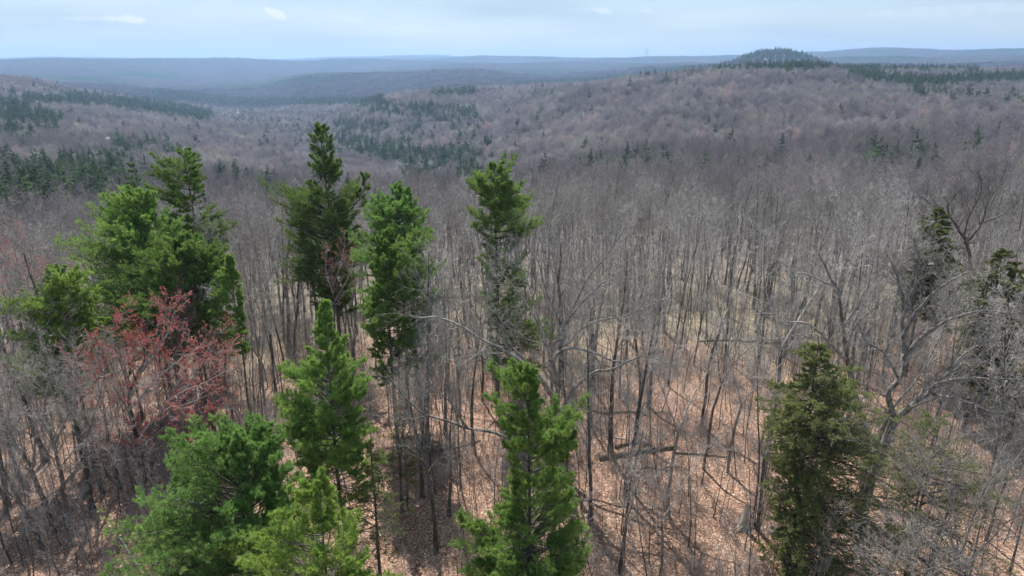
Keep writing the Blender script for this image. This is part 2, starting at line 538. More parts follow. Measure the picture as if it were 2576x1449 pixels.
def ground_mat():
    m, nt, out = mat("leaf_litter")
    t = nt.nodes.new("ShaderNodeTexCoord"); V = t.outputs['Object']
    vo = nt.nodes.new("ShaderNodeTexVoronoi"); vo.inputs['Scale'].default_value = 10.5; vo.inputs['Randomness'].default_value = 1
    nt.links.new(V, vo.inputs['Vector'])
    sep = nt.nodes.new("ShaderNodeSeparateColor"); nt.links.new(vo.outputs['Color'], sep.inputs[0])
    leaf = ramp(nt, [(0.0, (.10, .052, .033)), (.3, (.19, .105, .068)), (.6, (.30, .175, .118)), (.85, (.41, .27, .195)), (1, (.60, .48, .39))])
    nt.links.new(sep.outputs[0], leaf.inputs[0])
    # tawny, mossy ground farther on and in patches
    tan = ramp(nt, [(0.0, (.12, .09, .055)), (.4, (.21, .17, .115)), (.8, (.31, .26, .18)), (1, (.46, .41, .32))])
    nt.links.new(sep.outputs[1], tan.inputs[0])
    n1 = noise(nt, .035, 4, vec=V)
    sx = nt.nodes.new("ShaderNodeSeparateXYZ"); nt.links.new(V, sx.inputs[0])
    ym = nt.nodes.new("ShaderNodeMapRange"); ym.inputs['From Min'].default_value = 55; ym.inputs['From Max'].default_value = 110
    ym.inputs['To Min'].default_value = -.28; ym.inputs['To Max'].default_value = .28
    nt.links.new(sx.outputs['Y'], ym.inputs['Value'])
    ad = nt.nodes.new("ShaderNodeMath"); ad.operation = 'ADD'
    nt.links.new(n1.outputs['Fac'], ad.inputs[0]); nt.links.new(ym.outputs[0], ad.inputs[1])
    mr = nt.nodes.new("ShaderNodeMapRange"); mr.inputs['From Min'].default_value = .42; mr.inputs['From Max'].default_value = .62
    nt.links.new(ad.outputs[0], mr.inputs['Value'])
    mx = nt.nodes.new("ShaderNodeMix"); mx.data_type = 'RGBA'
    nt.links.new(mr.outputs[0], mx.inputs[0]); nt.links.new(leaf.outputs[0], mx.inputs[6]); nt.links.new(tan.outputs[0], mx.inputs[7])
    # leaf litter beyond the stand, woodland shade put into its darker colour
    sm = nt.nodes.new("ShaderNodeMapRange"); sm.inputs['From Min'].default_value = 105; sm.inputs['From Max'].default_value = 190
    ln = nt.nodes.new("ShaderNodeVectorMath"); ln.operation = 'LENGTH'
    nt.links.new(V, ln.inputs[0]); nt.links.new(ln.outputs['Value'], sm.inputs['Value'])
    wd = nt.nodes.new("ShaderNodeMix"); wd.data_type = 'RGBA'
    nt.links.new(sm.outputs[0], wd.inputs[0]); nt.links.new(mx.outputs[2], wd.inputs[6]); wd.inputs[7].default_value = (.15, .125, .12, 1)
    # broad tonal patches
    n2 = noise(nt, .28, 5, vec=V, rough=.6)
    hv = nt.nodes.new("ShaderNodeHueSaturation")
    m2 = nt.nodes.new("ShaderNodeMapRange"); m2.inputs['From Min'].default_value = .3; m2.inputs['From Max'].default_value = .7
    m2.inputs['To Min'].default_value = .72; m2.inputs['To Max'].default_value = 1.22
    nt.links.new(n2.outputs['Fac'], m2.inputs['Value']); nt.links.new(m2.outputs[0], hv.inputs['Value']); nt.links.new(wd.outputs[2], hv.inputs['Color'])
    b = nt.nodes.new("ShaderNodeBsdfPrincipled"); b.inputs['Roughness'].default_value = .8
    b.inputs['Specular IOR Level'].default_value = .3
    nt.links.new(hv.outputs[0], b.inputs['Base Color'])
    bp = nt.nodes.new("ShaderNodeBump"); bp.inputs['Strength'].default_value = .8; bp.inputs['Distance'].default_value = .06
    nt.links.new(sep.outputs[2], bp.inputs['Height']); nt.links.new(bp.outputs[0], b.inputs['Normal'])
    nt.links.new(b.outputs[0], out.inputs[0])
    return m


def hill_mat():
    m, nt, out = mat("wooded_hills")
    t = nt.nodes.new("ShaderNodeTexCoord"); V = t.outputs['Object']
    n1 = noise(nt, .0016, 6, vec=V, rough=.62)
    n2 = noise(nt, .045, 3, vec=V, rough=.7)
    bare = ramp(nt, [(.3, (.02, .022, .024)), (.5, (.045, .045, .045)), (.7, (.095, .09, .085))])
    nt.links.new(n2.outputs['Fac'], bare.inputs[0])
    gr = ramp(nt, [(.3, (.008, .026, .014)), (.7, (.03, .066, .03))])
    nt.links.new(n2.outputs['Fac'], gr.inputs[0])
    mr = nt.nodes.new("ShaderNodeMapRange"); mr.inputs['From Min'].default_value = .52; mr.inputs['From Max'].default_value = .6
    nt.links.new(n1.outputs['Fac'], mr.inputs['Value'])
    mx = nt.nodes.new("ShaderNodeMix"); mx.data_type = 'RGBA'
    nt.links.new(mr.outputs[0], mx.inputs[0]); nt.links.new(bare.outputs[0], mx.inputs[6]); nt.links.new(gr.outputs[0], mx.inputs[7])
    d = nt.nodes.new("ShaderNodeBsdfDiffuse"); nt.links.new(mx.outputs[2], d.inputs[0])
    bp = nt.nodes.new("ShaderNodeBump"); bp.inputs['Strength'].default_value = 1; bp.inputs['Distance'].default_value = 12
    nt.links.new(n2.outputs['Fac'], bp.inputs['Height']); nt.links.new(bp.outputs[0], d.inputs['Normal'])
    nt.links.new(d.outputs[0], out.inputs[0])
    return m


# ------------------------------------------------------------------ ground sheets
def polar_sheet(name, dists, azs, m, lift=0.0, close=False, rough_top=0.0):
    D, A = np.meshgrid(dists, azs, indexing='ij')
    X, Y = D*np.sin(A), D*np.cos(A)
    Z = height(X, Y) + lift
    if rough_top > 0:
        Z = Z + rough_top * vnoise(X/14, Y/14, 9) + rough_top * vnoise(X/31, Y/31, 11)
    n, k = D.shape
    idx = np.arange(n*k).reshape(n, k)
    q = np.stack([idx[:-1, :-1], idx[1:, :-1], idx[1:, 1:], idx[:-1, 1:]], axis=-1)
    q = q[..., ::-1]
    b = MB(); b.quads(np.stack([X, Y, Z], -1), q)
    if close:
        c = np.array([[0, 0, hz(0, 0)]]); ring = np.stack([X[0], Y[0], Z[0]], -1)
        V = np.concatenate([c, ring])
        kk = np.arange(1, k)
        b.tris(V, np.stack([np.zeros_like(kk), kk + 1, kk], -1))
    return b.mesh(name, m)


HAZE_D = .95e-4
FAR0 = 4300.0
azs_full = np.linspace(-PI, PI, 721)
o = obj("ground", polar_sheet("ground", np.concatenate([np.linspace(4, 180, 90), np.exp(np.linspace(math.log(184), math.log(15000), 330))]),
                              azs_full, ground_mat(), close=True), kind="structure", label="forest floor of brown leaf litter running down to the wooded valley")
HILL = hill_mat()
o = obj("hills", polar_sheet("hills", np.exp(np.linspace(math.log(FAR0 - 60), math.log(14900), 240)), np.linspace(-1.0, 1.0, 900), HILL, lift=19.0, rough_top=7.0),
        kind="structure", label="far blue wooded hills along the horizon")

# ------------------------------------------------------------------ growing trees
UP = np.array([0, 0, 1.0])


def _norm(v):
    return v / (np.linalg.norm(v, axis=-1, keepdims=True) + 1e-9)


def interp_path(P, t):
    """P (B,n,3), t (B,k) in 0..1 -> points, tangents (B,k,3), and float index"""
    B, n, _ = P.shape
    f = np.clip(t, 0, .9999) * (n - 1)
    i = f.astype(int); w = (f - i)[..., None]
    b = np.arange(B)[:, None]
    a, c = P[b, i], P[b, i+1]
    return a*(1-w) + c*w, _norm(c - a), f


def branch_out(rng, P, Rr, k, t0, t1, ang, ratio, n, up=.3, wob=.25, rr=.55, rend=.25, flat=0.0, taper_len=.55, lens=None, even=True, rmin=.006):
    """k children on every path; returns their paths and radii"""
    B, m, _ = P.shape
    if even:
        t = t0 + (t1 - t0) * (np.arange(k)[None] + rng.random((B, k))) / k
    else:
        t = t0 + (t1 - t0) * rng.random((B, k))
    pos, tan, f = interp_path(P, t)
    i = f.astype(int); w = f - i; b = np.arange(B)[:, None]
    rad = Rr[b, i]*(1-w) + Rr[b, np.minimum(i+1, m-1)]*w
    L = np.linalg.norm(np.diff(P, axis=1), axis=2).sum(1)[:, None]
    if lens is None:
        ln = L * ratio * (1 - taper_len * (t - t0) / max(1e-6, (t1 - t0))) * rng.uniform(.6, 1.15, (B, k))
    else:
        ln = lens(t) * rng.uniform(.75, 1.1, (B, k))
    rv = rng.normal(size=(B, k, 3))
    if flat > 0:
        rv[..., 2] *= (1 - flat)
    per = _norm(rv - (rv*tan).sum(-1, keepdims=True)*tan)
    an = ang * rng.uniform(.75, 1.25, (B, k))[..., None]
    d = np.cos(an)*tan + np.sin(an)*per
    pos = pos.reshape(-1, 3); d = d.reshape(-1, 3); ln = ln.reshape(-1); rad = rad.reshape(-1)
    return run_paths(rng, pos, d, ln, np.maximum(rad*rr, rmin), n, up, wob, rend)


def run_paths(rng, pos, d, ln, r0, n, up, wob, rend=.25):
    N = len(pos)
    out = np.zeros((N, n, 3)); out[:, 0] = pos
    d = _norm(d)
    for j in range(1, n):
        out[:, j] = out[:, j-1] + d * (ln/(n-1))[:, None]
        d = _norm(d + UP*up/(n-1)*2 + rng.normal(size=(N, 3))*wob)
    tt = np.linspace(0, 1, n)[None]
    Rr = r0[:, None] * (1 - (1-rend)*tt**.8)
    return out, Rr


def bare_tree(seed, H=22.0, r=.19, base=.5, k1=14, k2=6, k3=5, k4=4, spread=.34, fork=0, ang=.62, lean=.03, twig=.009, lod=0):
    """trunk buffer and crown buffer of one leafless broadleaf tree"""
    rng = np.random.default_rng(seed)
    n0 = 12
    th = H * (.93 if not fork else rng.uniform(.4, .52))
    d = _norm(np.array([[rng.normal()*lean, rng.normal()*lean, 1.0]]))
    P, Rr = run_paths(rng, np.array([[0, 0, -.4]]), d, np.array([th]), np.array([r]), n0, .35, .05, .12 if not fork else .7)
    Rr[:, 0] *= 1.45; Rr[:, 1] *= 1.02
    tr, cr = MB(), MB()
    s0 = 8 if lod == 0 else 5
    tr.tubes(P, Rr, s0)
    stems = [(P, Rr)]
    if fork:
        tip = P[:, -1].repeat(fork, 0)
        a0 = rng.random()*6.28
        az = a0 + np.arange(fork)*2*PI/fork + rng.normal(size=fork)*.3
        dd = np.stack([np.cos(az)*.42, np.sin(az)*.42, np.ones(fork)], -1)
        SPt, SR = run_paths(rng, tip, dd, np.full(fork, H - th)*rng.uniform(.9, 1.15, fork), np.full(fork, Rr[0, -1]*.78), 9, .25, .11, .12)
        cr.tubes(SPt, SR, 6 if lod == 0 else 4)
        stems = [(SPt, SR)]
        t0, t1 = .12, .97
        k1 = max(4, int(k1*1.1/fork))
        ratio = spread*1.5
    else:
        t0, t1 = base, .98
        ratio = spread
    SPt, SR = stems[0]
    P1, R1 = branch_out(rng, SPt, SR, k1, t0, t1, ang, ratio, 8, up=.35, wob=.13, rr=.5, rend=.2, taper_len=.6)
    cr.tubes(P1, R1, 5 if lod == 0 else 3)
    P1 = np.concatenate([P1, resample(SPt, .72, 8)]); R1 = np.concatenate([R1, resample_r(SR, .72, 8)])
    P2, R2 = branch_out(rng, P1, R1, k2, .18, .98, .72, .56, 6, up=.28, wob=.18, rr=.6, rend=.25, taper_len=.5)
    cr.tubes(P2, R2, 4 if lod == 0 else 3)
    if k3:
        P3, R3 = branch_out(rng, P2, R2, k3, .15, .98, .75, .55, 4, up=.25, wob=.2, rr=.65, rend=.4, rmin=twig*1.15)
        cr.tubes(P3, R3, 3)
        if k4:
            P4, R4 = branch_out(rng, P3, R3, k4, .2, 1, .7, .6, 3, up=.2, wob=.2, rr=.8, rend=.5, rmin=twig)
            cr.tubes(P4, R4, 3)
    return tr, cr


def resample(P, t0, n):
    t = np.linspace(t0, 1, n)[None].repeat(len(P), 0)
    return interp_path(P, t)[0]


def resample_r(Rr, t0, n):
    B, m = Rr.shape
    x = np.linspace(t0, 1, n) * (m-1)
    return np.stack([np.interp(x, np.arange(m), q) for q in Rr])


def needles(mb, rng, pos, axis, size, count=12, width=.13, cone=.9):
    """tufts: count narrow triangles fanned round the axis"""
    T = len(pos)
    if T == 0:
        return
    axis = _norm(axis)
    size = np.broadcast_to(np.asarray(size, float), (T,))
    rv = rng.normal(size=(T, count, 3))
    d = _norm(axis[:, None, :] + rv*cone*.62)
    L = size[:, None]*rng.uniform(.7, 1.1, (T, count))
    s = _norm(np.cross(d, rng.normal(size=(T, count, 3))))
    root = pos[:, None, :] + rng.normal(size=(T, count, 3))*(size*.12)[:, None, None]
    w = (L*width)[..., None]
    mid = root + d*(L*.45)[..., None]
    V = np.stack([mid - s*w, root + d*L[..., None], mid + s*w, root], axis=2)   # kite
    idx = np.arange(T*count*4).reshape(-1, 4)
    mb.quads(V, idx)


def conifer(seed, H, crown0, rad, r=.22, whorl=.52, per=8, k2=14, k3=0, tuft=.185, tn=10, step=.15, rise=(.08, .95), upcurve=.4, droop=0.0,
            drop=.12, tup=.4, lod=0, bare_low=0, leaders=(), flat=.75, gapseed=0, cone=.8, width=.08, inner=.35):
    """rad(z, phi) gives the branch reach. Returns trunk, limb and foliage buffers"""
    rng = np.random.default_rng(seed)
    tr, lb, fo = MB(), MB(), MB()
    P, Rr = run_paths(rng, np.array([[0, 0, -.4]]), np.array([[0, 0, 1.0]]), np.array([H + .3]), np.array([r]), 16, .5, .018, .08)
    Rr[:, 0] *= 1.3
    # keep the top over the base
    sh = np.linspace(0, 1, 16)[None, :, None]
    P[:, :, :2] -= (P[:, -1:, :2]) * sh
    tr.tubes(P, Rr, 9 if lod == 0 else 4)
    zs = []
    z = crown0
    while z < H - .35:
        rz_ = .5*(rad(z, 0) + rad(z, PI))
        cnt = max(3, int(round(per*np.clip(rz_/2.6, .75, 1.9)))) if lod == 0 else per
        zs += [z + rng.normal()*.12 for _ in range(cnt if rng.random() > drop else max(1, cnt//2))]
        z += whorl*rng.uniform(.75, 1.25)*(1.0 if z < H*.8 else .75)
    zs = np.clip(np.array(zs), 1.0, H - .25)
    N = len(zs)
    phi = rng.random(N)*2*PI
    t = (zs + .4)/(H + .3)
    pos = interp_path(P, t[None])[0][0]
    ln = np.array([rad(zz, pp) for zz, pp in zip(zs, phi)])*rng.choice([.68, .88, 1.0, 1.1], N)*rng.uniform(.9, 1.1, N)
    if gapseed:
        ln *= np.clip(.95 + .6*vnoise(phi*1.3, zs*.8, gapseed), .6, 1.15)
    tt = np.clip((zs - crown0)/max(.1, H - crown0), 0, 1)
    el = rise[0] + (rise[1] - rise[0])*tt**1.6 + rng.normal(size=N)*.1
    ln = np.maximum(np.minimum(ln, (H - zs + .4)/np.maximum(.15, np.sin(el) + upcurve*.35)), .3)
    d = np.stack([np.cos(phi)*np.cos(el), np.sin(phi)*np.cos(el), np.sin(el)], -1)
    rb = np.clip(.012 + ln*.012, .01, .09)
    # a rising branch reaches less far sideways; keep the reach
    B1, BR1 = run_paths(rng, pos, d, ln*1.06, rb, 8, upcurve*.5, .06, .25)
    B1[:, :, 2] -= droop*(np.linspace(0, 1, 8)**2)[None]*ln[:, None]
    lb.tubes(B1, BR1, 4 if lod == 0 else 3)
    if bare_low:      # dead snags below the crown
        zb = rng.uniform(crown0*.35, crown0 + 1, bare_low); pb = rng.random(bare_low)*2*PI
        pp = interp_path(P, ((zb + .4)/(H + .3))[None])[0][0]
        db = np.stack([np.cos(pb), np.sin(pb), rng.normal(size=bare_low)*.25], -1)
        Q, QR = run_paths(rng, pp, db, rng.uniform(.8, 2.6, bare_low), np.full(bare_low, .03), 6, .0, .14, .3)
        lb.tubes(Q, QR, 3)
        Q2, QR2 = branch_out(rng, Q, QR, 4, .3, 1, .7, .4, 4, up=0, wob=.2, rmin=.009)
        lb.tubes(Q2, QR2, 3)
    for (zl, phl, ll, upl) in leaders:     # big limbs that curve up into tops of their own
        p0 = interp_path(P, np.array([[(zl + .4)/(H + .3)]]))[0][0]
        dl = np.array([[math.cos(phl), math.sin(phl), .25]])
        Q, QR = run_paths(rng, p0, dl, np.array([ll]), np.array([.09]), 8, upl, .05, .3)
        lb.tubes(Q, QR, 5)
        C, CR = branch_out(rng, Q, QR, 16, .35, 1.0, .8, .3, 8, up=.4, wob=.08, rmin=.012)
        lb.tubes(C, CR, 3)
        B1 = np.concatenate([B1, C]); BR1 = np.concatenate([BR1, CR]); ln = np.concatenate([ln, np.full(len(C), ll*.25)])
    if lod == 0:
        # side shoots on flat sprays
        B2, BR2 = branch_out(rng, B1, BR1, k2, inner, .99, .68, .33, 5, up=upcurve*.6, wob=.1, rr=.5, rend=.4, flat=flat, taper_len=.78, rmin=.007)
        big = ln > 2.8
        if big.any():
            B2b, BR2b = branch_out(rng, B1[big], BR1[big], k2, inner*.8, .97, .75, .28, 5, up=upcurve*.6, wob=.1, rr=.5, rend=.4, flat=flat, taper_len=.5, rmin=.007)
            B2 = np.concatenate([B2, B2b]); BR2 = np.concatenate([BR2, BR2b])
        lb.tubes(B2, BR2, 3)
        sets = [(B1, .6), (B2, .2)]
        if k3:
            B3, BR3 = branch_out(rng, B2, BR2, k3, .15, .95, .65, .4, 4, up=upcurve*.8, wob=.12, rr=.6, rend=.5, flat=flat, rmin=.006)
            lb.tubes(B3, BR3, 3)
            sets.append((B3, .2))
        for (Q, q0) in sets:
            L = np.linalg.norm(np.diff(Q, axis=1), axis=2).sum(1)
            kk = int(np.clip(np.mean(L)*(1-q0)/step, 2, 18))
            t = q0 + (1-q0)*(np.arange(kk)[None] + rng.random((len(Q), kk)))/kk
            t[:, -1] = 1
            pos, tan, _ = interp_path(Q, t)
            ax = _norm(tan) + UP*tup
            needles(fo, rng, pos.reshape(-1, 3), ax.reshape(-1, 3), tuft*rng.uniform(.75, 1.2, pos.shape[0]*kk), tn, width, cone)
    else:
        kk = 11
        t = .18 + .82*(np.arange(kk)[None] + rng.random((len(B1), kk)))/kk
        pos, tan, _ = interp_path(B1, t)
        sz = (np.clip(ln, .5, 9)*.24)[:, None]*np.ones(kk)[None]
        pos = pos + rng.normal(size=pos.shape)*(sz*.45)[..., None]*np.array([1, 1, .3])
        ax = _norm(tan)*.8 + UP*.45
        needles(fo, rng, pos.reshape(-1, 3), ax.reshape(-1, 3), sz.reshape(-1)*1.15, tn, width, cone)
    return tr, lb, fo


def outline(rows, Y, bx):
    """rows (py, left px, right px) at depth Y with the stem at x = bx -> reach(z, phi)"""
    zs, Lr, Rr = [], [], []
    for (py, lx, rx) in rows:
        zs.append(point(bx, py, Y)[2]); Lr.append(abs(point(bx, py, Y)[0] - point(lx, py, Y)[0])); Rr.append(abs(point(rx, py, Y)[0] - point(bx, py, Y)[0]))
    zs, Lr, Rr = np.array(zs)[::-1], np.array(Lr)[::-1], np.array(Rr)[::-1]
    return zs, Lr, Rr


def place_conifer(name, label, cat, top, Y, rows, mats, group=None, seed=1, zb=None, **kw):
    """top (px, py); rows of the silhouette; stands on the ground at depth Y"""
    tp = point(top[0], top[1], Y)
    g = np.array([tp[0], Y, hz(tp[0], Y)])
    H = tp[2] - g[2]
    zs, Lr, Rr = [], [], []
    for (py, lx, rx) in rows:
        c = point(top[0], py, Y)
        z = c[2] - g[2]
        # the stem stands at tp.x for every height
        l = tp[0] - point(lx, py, Y)[0]; r_ = point(rx, py, Y)[0] - tp[0]
        zs.append(z); Lr.append(max(.3, l)); Rr.append(max(.3, r_))
    o_ = np.argsort(zs); zs = np.array(zs)[o_]; Lr = np.array(Lr)[o_]; Rr = np.array(Rr)[o_]

    def rad(z, phi):
        # the branch rises on its way out, so take the reach a little higher
        zz = z + .5
        l = np.interp(zz, zs, Lr); r_ = np.interp(zz, zs, Rr)
        c = math.cos(phi)
        side = r_ if c > 0 else l
        mean = .5*(l + r_)
        return fill*(side*abs(c) + mean*(1-abs(c)))

    fill = kw.pop('fill', 1.04)
    crown0 = kw.pop('crown0', max(1.5, zs[0]))
    tr, lb, fo = conifer(seed, H, crown0, rad, **kw)
    root = thing(name, label, cat, g, group=group)
    obj("trunk", tr.mesh("trunk", mats[0]), root)
    obj("branches", lb.mesh("branches", mats[0]), root)
    obj("needles", fo.mesh("needles", mats[1], smooth=False), root)
    return root, g, H


PI_, HE = (M_PTRUNK, M_NEEDLE), (M_PTRUNK, M_HEML)
PINES = [
    ("tall dark pine with a ragged many-headed top and long limb to its right, tallest tree", (805, 318), 79,
     [(318, 788, 826), (345, 756, 848), (390, 750, 850), (420, 765, 850), (445, 738, 880), (480, 748, 900), (505, 760, 900), (530, 695, 915), (560, 684, 900),
      (600, 702, 900), (650, 705, 915), (700, 725, 900), (750, 760, 890), (790, 770, 880)], (M_PTRUNK, M_NEEDLE_D),
     dict(seed=11, r=.33, leaders=[(20.5, .12, 7.0, 1.0), (22.5, 3.3, 3.2, 1.2), (17.0, 3.0, 6.0, .5)], gapseed=4, bare_low=14, whorl=.85, per=7, drop=.3, k2=15)),
    ("mid green pine with full rounded top directly behind the bushy pine", (998, 466), 68,
     [(466, 988, 1015), (500, 962, 1040), (560, 918, 1080), (620, 905, 1082), (680, 915, 1080), (740, 930, 1070)], (M_PTRUNK, M_NEEDLE_B),
     dict(seed=12, r=.25, gapseed=7)),
    ("bushy bright green pine with bare lower trunk between two taller pines", (972, 575), 58,
     [(575, 962, 985), (640, 928, 1040), (680, 940, 1125), (740, 942, 1115), (800, 922, 1100), (850, 925, 1090), (900, 940, 1085), (955, 950, 1060)], PI_,
     dict(seed=13, r=.24, gapseed=9, bare_low=18)),
    ("layered dark green pine with flat spreading top behind the big oak", (1245, 405), 70,
     [(405, 1235, 1262), (440, 1205, 1318), (470, 1176, 1325), (520, 1182, 1335), (552, 1176, 1368), (600, 1205, 1350), (650, 1205, 1310), (700, 1208, 1320),
      (780, 1205, 1340), (860, 1230, 1360), (905, 1240, 1350), (950, 1260, 1340)], (M_PTRUNK, M_NEEDLE_D),
     dict(seed=14, r=.3, whorl=.66, per=7, gapseed=3, bare_low=10, rise=(-.02, .6))),
    ("slender bright green pine with pointed top above dead lower branches", (815, 750), 44,
     [(750, 810, 821), (800, 787, 846), (870, 778, 880), (940, 766, 900), (985, 712, 935), (1050, 718, 928), (1100, 708, 930), (1150, 750, 950), (1200, 762, 955),
      (1235, 800, 935)], PI_, dict(seed=15, r=.2, gapseed=5, bare_low=26)),
    ("bright green pine with broad flat head and upswept arm, bottom centre", (1335, 910), 36,
     [(912, 1325, 1345), (935, 1275, 1360), (965, 1228, 1362), (1010, 1202, 1362), (1070, 1232, 1400), (1092, 1240, 1482), (1150, 1252, 1448), (1220, 1262, 1440), (1300, 1270, 1468),
      (1380, 1165, 1458), (1449, 1168, 1468), (1560, 1180, 1500)], PI_, dict(seed=16, r=.2, gapseed=6, whorl=.5, leaders=[(12.2, .12, 3.9, .8), (6.4, 3.1, 4.8, .3)])),
    ("broad blue-green pine filling the lower left with a second head on its left", (596, 1090), 32,
     [(1090, 570, 625), (1130, 512, 690), (1170, 430, 715), (1250, 335, 738), (1350, 312, 742), (1449, 330, 760), (1560, 340, 780)], (M_PTRUNK, M_NEEDLE_B),
     dict(seed=17, r=.24, fill=1.02, leaders=[(7.4, 3.05, 4.0, .95)], per=6, whorl=.45, gapseed=2)),
    ("yellow-green pine at the bottom edge right of the broad blue-green pine", (800, 1198), 27,
     [(1198, 775, 828), (1260, 692, 850), (1330, 662, 872), (1400, 602, 955), (1449, 600, 968), (1560, 600, 980)], (M_PTRUNK, M_NEEDLE_Y),
     dict(seed=18, r=.18, fill=.95, per=6, whorl=.45, gapseed=8)),
    ("wide olive pine with dense pyramid crown, second tallest of left pine group", (340, 474), 68,
     [(474, 322, 358), (520, 268, 400), (580, 212, 412), (640, 172, 432), (700, 200, 432), (760, 225, 440), (800, 250, 430), (870, 270, 420)], PI_,
     dict(seed=19, r=.3, gapseed=11, per=6, leaders=[(17.0, .3, 5.0, .8)])),
    ("open layered pine with see-through top, tallest of the left pine group", (458, 376), 82,
     [(376, 440, 482), (405, 390, 500), (440, 378, 515), (480, 375, 515), (520, 405, 500), (560, 415, 566), (600, 415, 572), (640, 420, 566), (700, 430, 560), (780, 430, 540)], PI_,
     dict(seed=20, r=.3, whorl=.85, per=7, gapseed=12, rise=(-.02, .45))),
    ("light green pine with wide drooping boughs behind the red maple", (462, 590), 62,
     [(590, 440, 480), (620, 405, 515), (665, 385, 565), (720, 330, 550), (780, 300, 545), (840, 345, 525), (890, 370, 510)], PI_,
     dict(seed=21, r=.24, gapseed=13, droop=.08)),
    ("narrow green pine on thin bare stem just right of the red maple", (575, 640), 60,
     [(640, 566, 586), (680, 545, 600), (740, 530, 614), (800, 530, 622), (850, 540, 605), (890, 550, 600)], PI_, dict(seed=22, r=.17, gapseed=14, bare_low=8, whorl=.42)),
    ("yellowish bushy pine low at the left edge beside the red maple", (130, 678), 56,
     [(678, 112, 150), (730, 102, 225), (780, 45, 258), (830, 20, 240), (880, 60, 200), (930, 80, 190), (990, 90, 190)], (M_PTRUNK, M_NEEDLE_Y),
     dict(seed=23, r=.24, gapseed=15, leaders=[(12, .2, 4.5, .8)])),
]
for lab, top, Y, rows, mats, kw in PINES:
    kw = dict(kw)
    kw.setdefault('k3', 3)
    place_conifer("pine_tree", lab, "pine tree", top, Y, rows, mats, **kw)

HEMLOCKS = [
    ("olive green hemlock with soft pointed crown in front of the right oak", (2060, 858), 40,
     [(858, 2045, 2078), (900, 2005, 2140), (960, 1992, 2168), (1020, 1925, 2190), (1080, 1925, 2235), (1150, 1985, 2275), (1250, 1960, 2225), (1350, 1975, 2205),
      (1449, 2000, 2200)], dict(seed=31, r=.24)),
    ("small olive hemlock tip rising among bare crowns far right", (2365, 512), 76,
     [(512, 2357, 2373), (560, 2318, 2385), (620, 2292, 2410), (700, 2285, 2450), (780, 2290, 2440)], dict(seed=32, r=.22, tn=12, k2=13, fill=1.15)),
    ("dark hemlock cut by the right picture edge behind grey branches", (2535, 625), 62,
     [(625, 2520, 2550), (700, 2440, 2600), (800, 2450, 2620), (900, 2470, 2620), (980, 2480, 2620)], dict(seed=33, r=.24, tn=11, k2=12)),
    ("thin dark half-dead hemlock with bare lower branches under the slender bright pine", (930, 1105), 41,
     [(1105, 920, 940), (1160, 880, 975), (1220, 850, 1010), (1300, 850, 1020), (1380, 870, 1010)], dict(seed=35, r=.16, tn=3, k2=7, whorl=.55)),
    ("dark narrow hemlock among trunks beneath the bushy bright pine", (1010, 1010), 48,
     [(1010, 1000, 1020), (1060, 975, 1050), (1120, 960, 1060), (1200, 960, 1060)], dict(seed=36, r=.13, tn=4, k2=7, whorl=.6)),
    ("spreading hemlock veiled by bare grey twigs in the lower right corner", (2370, 1040), 37,
     [(1040, 2330, 2410), (1100, 2262, 2480), (1200, 2255, 2520), (1300, 2260, 2540), (1400, 2270, 2560)], dict(seed=34, r=.16, tn=3, k2=8, whorl=.6)),
]
for lab, top, Y, rows, kw in HEMLOCKS:
    kw.setdefault('tn', 6); kw.setdefault('k2', 10); kw.setdefault('whorl', .34)
    place_conifer("hemlock_tree", lab, "hemlock", top, Y, rows, HE, k3=4, tuft=.13, step=.16, rise=(-.1, .5), upcurve=.05, droop=.18, tup=.1,
                  per=5, cone=1.3, width=.16, drop=.3, gapseed=21, inner=.15, bare_low=10, **kw)


# ------------------------------------------------------------------ big leafless trees with traced limbs
def spline(pts, n):
    pts = np.asarray(pts, float)
    s = np.concatenate([[0], np.cumsum(np.linalg.norm(np.diff(pts, axis=0), axis=1))])
    u = np.linspace(0, s[-1], n)
    out = np.zeros((n, 3))
    m = np.gradient(pts, s, axis=0)
    k = np.clip(np.searchsorted(s, u) - 1, 0, len(s)-2); h = (s[k+1]-s[k]); t = ((u - s[k])/h)[:, None]; h = h[:, None]
    return (2*t**3-3*t**2+1)*pts[k] + (t**3-2*t**2+t)*h*m[k] + (-2*t**3+3*t**2)*pts[k+1] + (t**3-t**2)*h*m[k+1]


